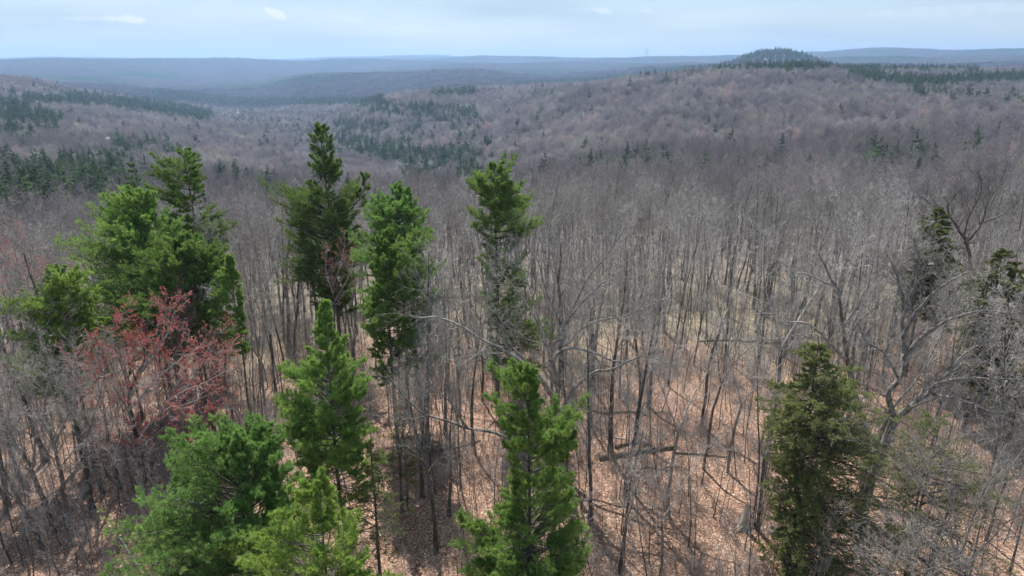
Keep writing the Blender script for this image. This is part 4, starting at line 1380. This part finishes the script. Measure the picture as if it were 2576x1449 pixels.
# stands of evergreens seen in the view: (x0, y0, x1, y1, half width, density)
BANDS = [(20, 490, 250, 450, 30, .5), (110, 420, 300, 395, 26, .45), (230, 430, 310, 470, 24, .35), (300, 372, 420, 385, 14, .5), (0, 395, 40, 415, 16, .45),
         (390, 385, 480, 400, 16, .35), (500, 430, 620, 440, 18, .15), (150, 470, 330, 500, 20, .25), (640, 300, 860, 330, 28, .1), (900, 300, 1150, 330, 40, .12),
         (700, 370, 900, 400, 30, .08), (1180, 330, 1700, 420, 30, .07), (0, 240, 130, 330, 22, .12), (1700, 420, 2576, 400, 22, .05),
         (80, 252, 300, 262, 9, .8), (300, 262, 500, 290, 13, .85), (0, 262, 60, 275, 12, .5), (0, 295, 110, 300, 16, .6), (0, 330, 60, 350, 16, .4),
         (560, 258, 950, 256, 8, .95), (400, 235, 560, 250, 9, .6), (860, 312, 960, 320, 8, .7), (960, 272, 1160, 292, 18, .35), (740, 330, 960, 330, 12, .25),
         (870, 360, 1010, 402, 18, .75), (1050, 430, 1160, 400, 26, .95), (1030, 385, 1180, 430, 26, .6), (950, 375, 1060, 380, 12, .5),
         (1100, 240, 1190, 233, 5, .5), (1640, 183, 1850, 172, 8, .6), (1830, 173, 2200, 178, 6, .9), (2150, 196, 2255, 212, 7, .95), (2255, 212, 2400, 212, 8, .97), (2400, 210, 2600, 200, 9, .97),
         (2200, 178, 2450, 180, 4, .35), (1300, 212, 1640, 193, 4, .6), (1480, 425, 1640, 400, 20, .16), (1240, 370, 1340, 380, 16, .15), (1880, 140, 2020, 140, 16, .55),
         (2300, 240, 2576, 262, 10, .2), (1820, 300, 2100, 330, 60, .03), (2000, 400, 2576, 330, 90, .035), (150, 235, 420, 262, 5, .3), (620, 216, 900, 192, 5, .4),
         (430, 215, 800, 205, 10, .3)]


def conif_prob(px, py):
    p = np.full(px.shape, .012)
    for (x0, y0, x1, y1, hw, dn) in BANDS:
        dx, dy = x1-x0, y1-y0
        t = np.clip(((px-x0)*dx + (py-y0)*dy)/(dx*dx+dy*dy), 0, 1)
        q = np.hypot((px-x0-t*dx)*.45, py-y0-t*dy)/hw
        p = np.maximum(p, min(.97, dn*(1.1 if (x0 > 1600 or y0 < 300 or x0 < 600) else .6))*np.clip(1.6 - 1.1*q, 0, 1)*(q < 1.35))
    return p


CH = ground_px(600, 291)     # church
HS = ground_px(274, 362)     # farmhouse


def planting(d0, d1, gap, az, seed, jit=.48):
    """jittered grid points in a ring sector"""
    r = np.random.default_rng(seed)
    n = int(2*d1*math.sin(az)/gap)
    xs = (np.arange(n) - n/2)*gap
    ys = np.arange(d0*math.cos(az), d1, gap)
    X, Y = np.meshgrid(xs, ys)
    X = X + r.uniform(-jit, jit, X.shape)*gap; Y = Y + r.uniform(-jit, jit, Y.shape)*gap
    X, Y = X.ravel(), Y.ravel()
    D = np.hypot(X, Y); A = np.arctan2(X, Y)
    k = (D > d0) & (D < d1) & (np.abs(A) < az)
    X, Y, D = X[k], Y[k], D[k]
    Z = height(X, Y)
    px, py, _ = project(np.stack([X, Y, Z + 14], -1))
    # a clearing round each building and towards the viewer
    keep = np.ones(len(X), bool)
    for (c, rad_, front) in ((CH, 16, 270), (HS, 9, 190)):
        u = np.array([c[0], c[1]])/math.hypot(c[0], c[1])
        al = (X - c[0])*u[0] + (Y - c[1])*u[1]; ac = np.abs((X - c[0])*u[1] - (Y - c[1])*u[0])
        keep &= ~((ac < rad_) & (al < rad_) & (al > -front))
    X, Y, Z, px, py, D = [q[keep] for q in (X, Y, Z, px, py, D)]
    # drop what lies wholly behind a nearer ridge
    vis = visible(X, Y, Z + 19)
    X, Y, Z, px, py, D = [q[vis] for q in (X, Y, Z, px, py, D)]
    return X, Y, Z, px, py, D, r


def visible(X, Y, Zt):
    ok = np.ones(len(X), bool)
    D = np.hypot(X, Y)
    for f in np.linspace(.12, .94, 26):
        g = height(X*f, Y*f) + np.where(D*f > 130, 13, -5)
        line = CAM_Z + (Zt - CAM_Z)*f
        ok &= line > g - 3 - D*.0008
    return ok


rings = [(119, 245, 5.7, LIB_MID, 7, 1), (245, 620, 6.2, LIB_BARE, 6, 2), (620, 1500, 8.6, LIB_CROWN, 5, 3), (1500, 2700, 11.5, LIB_CROWN, 5, 4), (2700, 4400, 18, LIB_CLUMP, 4, 5)]
pines_all = []
parts_b = {}
for (d0, d1, gap, lib, nv, sd) in rings:
    X, Y, Z, px, py, D, r = planting(d0, d1, gap, .74, sd)
    pc = conif_prob(px, py)
    if d1 < 250:
        pc = pc*np.where(py > 505, .15, 1)
    if gap > 8:
        pc = np.minimum(pc*1.5, .97)
    pc = np.where((D < 420) & (px > 1230), pc*.12, pc)
    pc = np.where((D < 340) & (px > 620), 0, pc)
    isc = r.random(len(X)) < pc
    pines_all.append(np.stack([X[isc], Y[isc], Z[isc], px[isc], py[isc]], -1))
    b = ~isc
    nb = int(b.sum())
    parts_b.setdefault(lib.name, [lib, nv, []])[2].append(np.stack([X[b], Y[b], Z[b] - .2, r.integers(0, nv, nb), r.random(nb)*6.28, np.clip(r.normal(.92, .15, nb), .5, 1.3)], -1))
names = {"stand_bare": ("bare_woods", "pale grey leafless treetops closing the near stand"),
         "mid_bare": ("bare_woods", "leafless grey woods covering the valley side beyond the stand"),
         "far_bare": ("bare_woods", "leafless mauve woods over the middle slopes and ridges"),
         "clump_bare": ("bare_woods", "blue-grey leafless woods on the distant slopes")}
for k, (lib, nv, ch) in parts_b.items():
    A = np.concatenate(ch)
    mass(names[k][0], names[k][1], A[:, :3], A[:, 3], A[:, 4], A[:, 5], lib)
    print("mass", k, len(A))

# evergreens: those that show largest are trees of their own, the rest one mass
PA = np.concatenate(pines_all)
inview = (PA[:, 3] > -20) & (PA[:, 3] < 2596)
dist = np.hypot(PA[:, 0], PA[:, 1])
order = np.argsort(np.where(inview, dist, 1e9))
near, rest = order[:280], order[280:]


def pine_zone(px, py, d, s):
    size = "large" if s > 1.4 else "middle-sized" if s > 1.12 else "small"
    row = "near edge" if d < 330 else "lower slope" if d < 450 else "mid slope" if d < 600 else "upper slope" if d < 850 else "far up the slope"
    for lim, where, grp in [(110, "at the left end of the pine wood", "left wood, left end"), (220, "in the middle of the left pine wood", "left wood, middle"),
                            (340, "at the right end of the left pine wood", "left wood, right end"), (520, "on the slope behind the open layered pine", "behind the layered left pine"),
                            (740, "in the valley woods left of the tallest pine", "left of the tallest pine"), (1000, "in the hollow right of the tallest pine", "right of the tallest pine"),
                            (1230, "in the hollow left of the layered dark pine", "left of the layered pine"), (1500, "at the hill foot behind the big oak", "hill foot behind the oak"),
                            (1800, "at the hill foot over the open stand", "hill foot over the open stand"), (2200, "on the broad right hillside below the knob", "below the knob"),
                            (9999, "on the hillside toward the right edge", "right hillside")]:
        if px < lim:
            return f"{size} dark evergreen {where}, {row}", "evergreens " + grp


for k in near:
    x, y, z, px, py = PA[k]
    s_ = float(rs.uniform(.9, 1.65))
    lab, grp = pine_zone(px, py, dist[k], s_)
    v = int(rs.integers(len(FARP)))
    root = thing("evergreen_tree", lab, "evergreen tree", (x, y, z), float(rs.random()*6.28), grp, s_)
    obj("trunk", FARP[v][0], root); obj("crown", FARP[v][1], root)
nr = len(rest)
mass("evergreen_woods", "dark evergreen belts and stands on the far slopes and ridges", PA[rest][:, :3], rs.integers(0, 6, nr), rs.random(nr)*6.28, rs.uniform(.85, 1.4, nr)*np.where(dist[rest] > 900, 1.3, 1), LIB_PINE)
print("pines", len(PA))
# more evergreens on the skyline and far belts beyond the clumps
X, Y, Z, px, py, D, r = planting(2700, 4400, 17, .74, 15)
pc = conif_prob(px, py)
isc = r.random(len(X)) < pc
n = int(isc.sum())
mass("evergreen_woods", "blue-green evergreen belts across the distant valley", np.stack([X, Y, Z], -1)[isc], r.integers(0, 6, n), r.random(n)*6.28, r.uniform(1.0, 1.5, n), LIB_PINE)
print("pines far", n)

# the many slender young stems between the trees
LIB_SAPL = library("young_stem", [join_mesh(i) for i in range(5)])
r = np.random.default_rng(62)
n = 1700
d = np.sqrt(r.uniform(38**2, 125**2, n)); a = r.uniform(-.76, .76, n)
X, Y = d*np.sin(a), d*np.cos(a)
w = vnoise(X/9, Y/9, 31)
keep = w > -.22
X, Y = X[keep], Y[keep]; n = len(X)
px, py, _ = project(np.stack([X, Y, height(X, Y)], -1))
keep = ~((px < 1130) & (px > 430) & (py > 1250)); X, Y = X[keep], Y[keep]; n = len(X)
mass("young_growth", "dense slender leafless young stems filling the stand", np.stack([X, Y, height(X, Y)], -1), r.integers(0, 5, n), r.random(n)*6.28, r.uniform(.5, 1.25, n), LIB_SAPL)

# low leafless brush on the forest floor
r = np.random.default_rng(61)
n = 7500
d = np.sqrt(r.uniform(26**2, 120**2, n)); a = r.uniform(-.78, .78, n)
X, Y = d*np.sin(a), d*np.cos(a)
w = vnoise(X/7, Y/7, 21) + .5*vnoise(X/2.5, Y/2.5, 22)
px, py, _ = project(np.stack([X, Y, height(X, Y)], -1))
dens = np.where((px < 620) | (px > 2150), .18, -.04)
keep = w + dens > -.05
X, Y = X[keep], Y[keep]
n = len(X)
mass("undergrowth", "thin leafless brush and seedlings across the leaf litter", np.stack([X, Y, height(X, Y)], -1), r.integers(0, 5, n), r.random(n)*6.28, r.uniform(.4, 1.25, n), LIB_BRUSH)

# ------------------------------------------------------------------ fallen logs, stump, rocks
M_LOG = bark("mossy_log", (.05, .045, .03), (.12, .10, .07), (.22, .19, .12), 2.0, 1)
M_DEAD = bark("bleached_wood", (.3, .27, .24), (.45, .42, .38), (.6, .57, .52), 2.0, 1)
M_ROCK = bark("lichen_rock", (.16, .16, .15), (.32, .31, .29), (.55, .54, .51), 2.5, 1)


def log(label, pts, r0, r1, m, stubs=2, seed=1, group=None):
    rng = np.random.default_rng(seed)
    W = []
    for (px, py) in pts:
        g = ground_px(px, py); W.append(g + np.array([0, 0, r0*.75]))
    P = spline(W, 14)
    P[:, 2] = np.maximum(P[:, 2], height(P[:, 0], P[:, 1]) + r0*.55)
    g = P[0].copy(); g[2] -= r0*.75
    P = P - g
    P += rng.normal(size=P.shape)*r0*.12
    b = MB()
    Rr = np.linspace(r0, r1, 14)*(1 + rng.normal(size=14)*.07)
    b.tubes(P[None], Rr[None], 10)
    # closed ends
    for e, s in ((0, -1), (-1, 1)):
        T = _norm(P[1]-P[0]) if e == 0 else _norm(P[-1]-P[-2])
        ref = np.eye(3)[int(np.argmin(np.abs(P[-1]-P[0])))]
        U = _norm(np.cross(T, ref)); Wv = np.cross(T, U)
        a = np.arange(10)*2*PI/10
        ring = P[e] + (U*np.cos(a)[:, None] + Wv*np.sin(a)[:, None])*Rr[e]
        V = np.concatenate([[P[e] + T*s*r0*.25], ring]); k = np.arange(10)
        b.tris(V, np.stack([np.zeros(10, int), 1+k, 1+(k+1) % 10], -1))
    root = thing("fallen_log", label, "fallen log", g, group=group)
    obj("stem", b.mesh("stem", m), root)
    if stubs:
        Q, QR = branch_out(rng, P[None], Rr[None], stubs, .2, .95, .9, .18, 5, up=.3, wob=.15, rr=.35, rmin=.02)
        c = MB(); c.tubes(Q, QR, 4)
        Q2, QR2 = branch_out(rng, Q, QR, 3, .3, 1, .7, .5, 4, up=.1, wob=.2, rmin=.01); c.tubes(Q2, QR2, 3)
        obj("branches", c.mesh("branches", m), root)
    return root


log("thick mossy log lying on leaf litter, left of a pair of fallen logs", [(1508, 1158), (1570, 1148), (1640, 1136), (1700, 1128)], .27, .2, M_LOG, 3, 1)
log("thin straight fallen trunk continuing right of the thick mossy log", [(1690, 1142), (1760, 1145), (1830, 1152)], .13, .06, M_LOG, 3, 2)
log("short broken log just behind the thick mossy log", [(1548, 1128), (1590, 1118), (1640, 1122)], .2, .14, M_LOG, 3, 3)
log("crooked dark branch on the ground below the mossy log", [(1590, 1200), (1625, 1178), (1660, 1182), (1692, 1172)], .11, .05, M_LOG, 4, 4)
log("long dark fallen trunk across the stand in the middle distance at right", [(1760, 860), (1850, 858), (1930, 864), (2010, 868)], .17, .09, M_LOG, 4, 5)
log("fallen dark trunk behind the big oak's fork", [(1470, 1030), (1520, 1042), (1580, 1038), (1640, 1050)], .16, .08, M_LOG, 4, 6)
log("pale bark-less log leaning down left of the layered pine", [(1176, 868), (1200, 888), (1222, 905)], .17, .14, M_DEAD, 0, 7)
log("pale broken limb on the ground under the blue-green pine's left side", [(300, 1352), (330, 1400), (350, 1430)], .1, .05, M_DEAD, 3, 8)
log("thin fallen stem left of the bottom centre pine", [(1060, 1140), (1150, 1128), (1210, 1110)], .1, .05, M_LOG, 3, 9)
log("fallen grey limb beside the bottom centre pine's upswept arm", [(1470, 1090), (1540, 1102), (1600, 1112)], .08, .04, M_DEAD, 2, 10)
log("dark log in the far right undergrowth below the forked oak", [(2420, 1240), (2490, 1215), (2560, 1200)], .2, .13, M_LOG, 3, 12)


def snag():
    g = ground_px(1872, 1330)
    rng = np.random.default_rng(8)
    root = thing("tree_stump", "tall jagged grey stump on the leaf litter left of the hemlock", "tree stump", g)
    b = MB()
    a = np.arange(14)*2*PI/14
    hs = [-.2, .15, .5, 1.1, 1.8]; rr = [.62, .42, .3, .24, .2]
    V = []
    for h, q in zip(hs, rr):
        for k, aa in enumerate(a):
            f = 1 + .22*math.sin(3*aa + h) + .12*rng.normal()
            top = h + (abs(rng.normal())*.45 if h == hs[-1] else 0)
            V.append((q*f*math.cos(aa), q*f*math.sin(aa), top))
    idx = np.arange(5*14).reshape(5, 14); j2 = (np.arange(14)+1) % 14
    b.quads(V, np.stack([idx[:-1], idx[:-1][:, j2], idx[1:][:, j2], idx[1:]], -1))
    obj("stem", b.mesh("stem", M_DEAD), root)
    c = MB()
    n = 5
    az = np.arange(n)*1.25
    P, Rr = run_paths(rng, np.stack([.3*np.cos(az), .3*np.sin(az), np.full(n, .25)], -1), np.stack([np.cos(az), np.sin(az), np.full(n, -.25)], -1),
                      rng.uniform(.7, 1.2, n), np.full(n, .12), 5, -.2, .12, .2)
    c.tubes(P, Rr, 6)
    obj("roots", c.mesh("roots", M_DEAD), root)


snag()


def rock(label, px, py, s, seed, m=M_ROCK):
    g = ground_px(px, py)
    import bmesh
    bm = bmesh.new(); bmesh.ops.create_icosphere(bm, subdivisions=3, radius=1)
    rng = np.random.default_rng(seed); q = rng.normal(size=(6, 3))
    for v in bm.verts:
        p = np.array(v.co); f = 1 + sum(.13*math.sin(3*np.dot(p, w_) + i) for i, w_ in enumerate(q))
        v.co = (p[0]*s*f*1.25, p[1]*s*f, max(-.3, p[2]*f*.7)*s)
    me = bpy.data.meshes.new("boulder"); bm.to_mesh(me); bm.free(); me.materials.append(m)
    for p_ in me.polygons:
        p_.use_smooth = True
    o = obj("boulder", me, label=label, category="boulder"); o.location = g


rock("small pale round stone at the bottom edge of the open litter", 1526, 1392, .22, 1)
rock("low mossy stone beneath the crooked fallen branch", 1600, 1238, .3, 2)
rock("grey boulder half hidden right of the bottom centre pine", 1950, 1345, .35, 3)
rock("little mossy boulder low in the middle of the litter slope", 1480, 1300, .25, 4)

# ------------------------------------------------------------------ buildings and turbines
M_WHITE = plain("white_clapboard", (.8, .8, .8), .5, .5, .04)
M_HOUSE = plain("weathered_pale_siding", (.4, .39, .40), .6, .8, .1)
M_ROOFG = plain("pale_shingles", (.42, .43, .46), .7, .8, .1)
M_GLASS = plain("dark_glass", (.05, .06, .08), .15, .4, .1)
M_BRICK = plain("chimney_brick", (.25, .1, .08), .8, 3, .2)
M_TURB = plain("turbine_paint", (.13, .135, .145), .45, .05, .03)


def gable(b, w, l, z0, z1, zr):
    b.box(-w/2, w/2, -l/2, l/2, z0, z1)
    b.tris([(-w/2, -l/2, z1), (w/2, -l/2, z1), (0, -l/2, zr), (-w/2, l/2, z1), (w/2, l/2, z1), (0, l/2, zr)], [(0, 1, 2), (4, 3, 5)])


def roofm(w, l, z1, zr, t=.3, ov=.5):
    b = MB()
    for s in (-1, 1):
        ex, ez = s*(w/2 + ov), z1 - ov*(zr - z1)/(w/2)
        V = [(0, -l/2-ov, zr), (ex, -l/2-ov, ez), (ex, l/2+ov, ez), (0, l/2+ov, zr)]
        V += [(x, y, z + t) for x, y, z in V]
        b.quads(V, [(0, 1, 2, 3), (7, 6, 5, 4), (0, 4, 5, 1), (1, 5, 6, 2), (2, 6, 7, 3), (3, 7, 4, 0)])
    return b


def window(parent, x, y, z, w, h):
    f = MB(); f.box(x-w/2-.12, x+w/2+.12, y-.08, y+.02, z-h/2-.12, z+h/2+.12)
    fo = obj("window", f.mesh("window", M_WHITE, False), parent)
    p = MB(); p.box(x-w/2, x+w/2, y-.11, y-.085, z-h/2, z+h/2)
    obj("pane", p.mesh("pane", M_GLASS, False), fo)


def church():
    rz = -math.atan2(CH[0], CH[1])
    root = thing("church", "white church with square tower down in the blue valley", "church", CH, rz)
    b = MB(); gable(b, 13, 22, -1, 8, 13); obj("wall", b.mesh("wall", M_WHITE, False), root)
    obj("roof", roofm(13, 22, 8, 13).mesh("roof", M_ROOFG, False), root)
    t = MB(); t.box(-3.0, 3.0, -14.5, -11.02, -1, 15); t.box(-3.5, 3.5, -15, -10.5, 15, 15.6)
    to = obj("tower", t.mesh("tower", M_WHITE, False), root)
    t = MB(); t.box(-2.1, 2.1, -14.2, -11.4, 15.6, 20); obj("belfry", t.mesh("belfry", M_WHITE, False), to)
    t = MB(); a = np.arange(8)*PI/4
    V = []
    for q, z in ((2.4, 20.0), (2.1, 21.2), (1.3, 22.4), (.25, 24.5)):
        V += [(q*math.cos(k), -12.8 + q*math.sin(k), z) for k in a]
    V.append((0, -12.8, 24.9))
    idx = np.arange(32).reshape(4, 8); j2 = (np.arange(8)+1) % 8
    t.quads(V, np.stack([idx[:-1], idx[:-1][:, j2], idx[1:][:, j2], idx[1:]], -1)); 
    obj("dome", t.mesh("dome", M_WHITE, False), to)
    d = MB(); d.box(-1.1, 1.1, -14.58, -14.52, -1, 3); obj("door", d.mesh("door", M_GLASS, False), root)
    for x in (-4.6, 4.6):
        window(root, x, -11.0, 4, 1.4, 3.4)


def house():
    rz = -math.atan2(HS[0], HS[1]) + .5
    root = thing("house", "pale gable-ended house among the pines on the left slope", "house", HS, rz)
    b = MB(); gable(b, 9, 12, -2, 5.4, 8.8); obj("wall", b.mesh("wall", M_HOUSE, False), root)
    rf = obj("roof", roofm(9, 12, 5.4, 8.8).mesh("roof", M_ROOFG, False), root)
    c = MB(); c.box(.8, 1.8, 1, 2, 7.2, 10.2); obj("chimney", c.mesh("chimney", M_BRICK, False), rf)
    for x, z in ((-2.4, 4.2), (2.4, 4.2), (-2.4, 1.4), (0, 6.4)):
        window(root, x, -6.0, z, 1.3, 1.6)
    d = MB(); d.box(1.8, 3.0, -6.08, -6.02, -.4, 2.0); obj("door", d.mesh("door", M_GLASS, False), root)


church(); house()


def turbine(label, px, hub_py, Yd, tower, blade, a0, yaw):
    top = point(px, hub_py, Yd)
    g = hz(top[0], top[1])
    root = thing("wind_turbine", label, "wind turbine", (top[0], top[1], g), yaw, "two wind turbines on the far ridge")
    H = top[2] - g
    b = MB(); b.tubes(np.array([[[0, 0, -1], [0, 0, H*.5], [0, 0, H]]]), np.array([[3.2, 2.6, 1.9]]), 16); obj("tower", b.mesh("tower", M_TURB), root)
    b = MB(); b.box(-2.2, 2.2, -5, 7, H-1.5, H+2.6); obj("nacelle", b.mesh("nacelle", M_TURB, False), root)
    b = MB(); b.tubes(np.array([[[0, -8.4, H+.5], [0, -7.8, H+.5], [0, -5.0, H+.5]]]), np.array([[.2, 1.6, 2.1]]), 12); hub = obj("hub", b.mesh("hub", M_TURB), root)
    for k in range(3):
        a = a0 + k*2*PI/3
        dx, dz = math.sin(a), math.cos(a)
        b = MB()
        P = np.array([[[dx*t*blade, -6.8, H+.5+dz*t*blade] for t in (0.02, .15, .5, 1)]])
        b.tubes(P, np.array([[1.1, 1.9, 1.3, .35]]), 6)
        obj("blade", b.mesh("blade", M_TURB), hub)


turbine("wind turbine with blades in a wide V, left of the far pair", 1624, 124.5, 9000, 110, 46, .62, .1)
turbine("wind turbine with one blade straight up, right of the far pair", 1629, 126, 9300, 110, 46, .05, -.3)


# ------------------------------------------------------------------ haze
hz_m, nt, out = mat("haze_air")
pv = nt.nodes.new("ShaderNodeVolumePrincipled")
pv.inputs['Color'].default_value = (.42, .64, 1.0, 1)
pv.inputs['Density'].default_value = HAZE_D
pv.inputs['Anisotropy'].default_value = 0.4
nt.links.new(pv.outputs[0], out.inputs['Volume'])
b = MB(); b.box(-15500, 15500, -15500, 15500, -420, 215)
if HAZE_D > 0:
    o = obj("haze", b.mesh("haze", hz_m, False), kind="stuff", label="thin blue haze over the far hills")
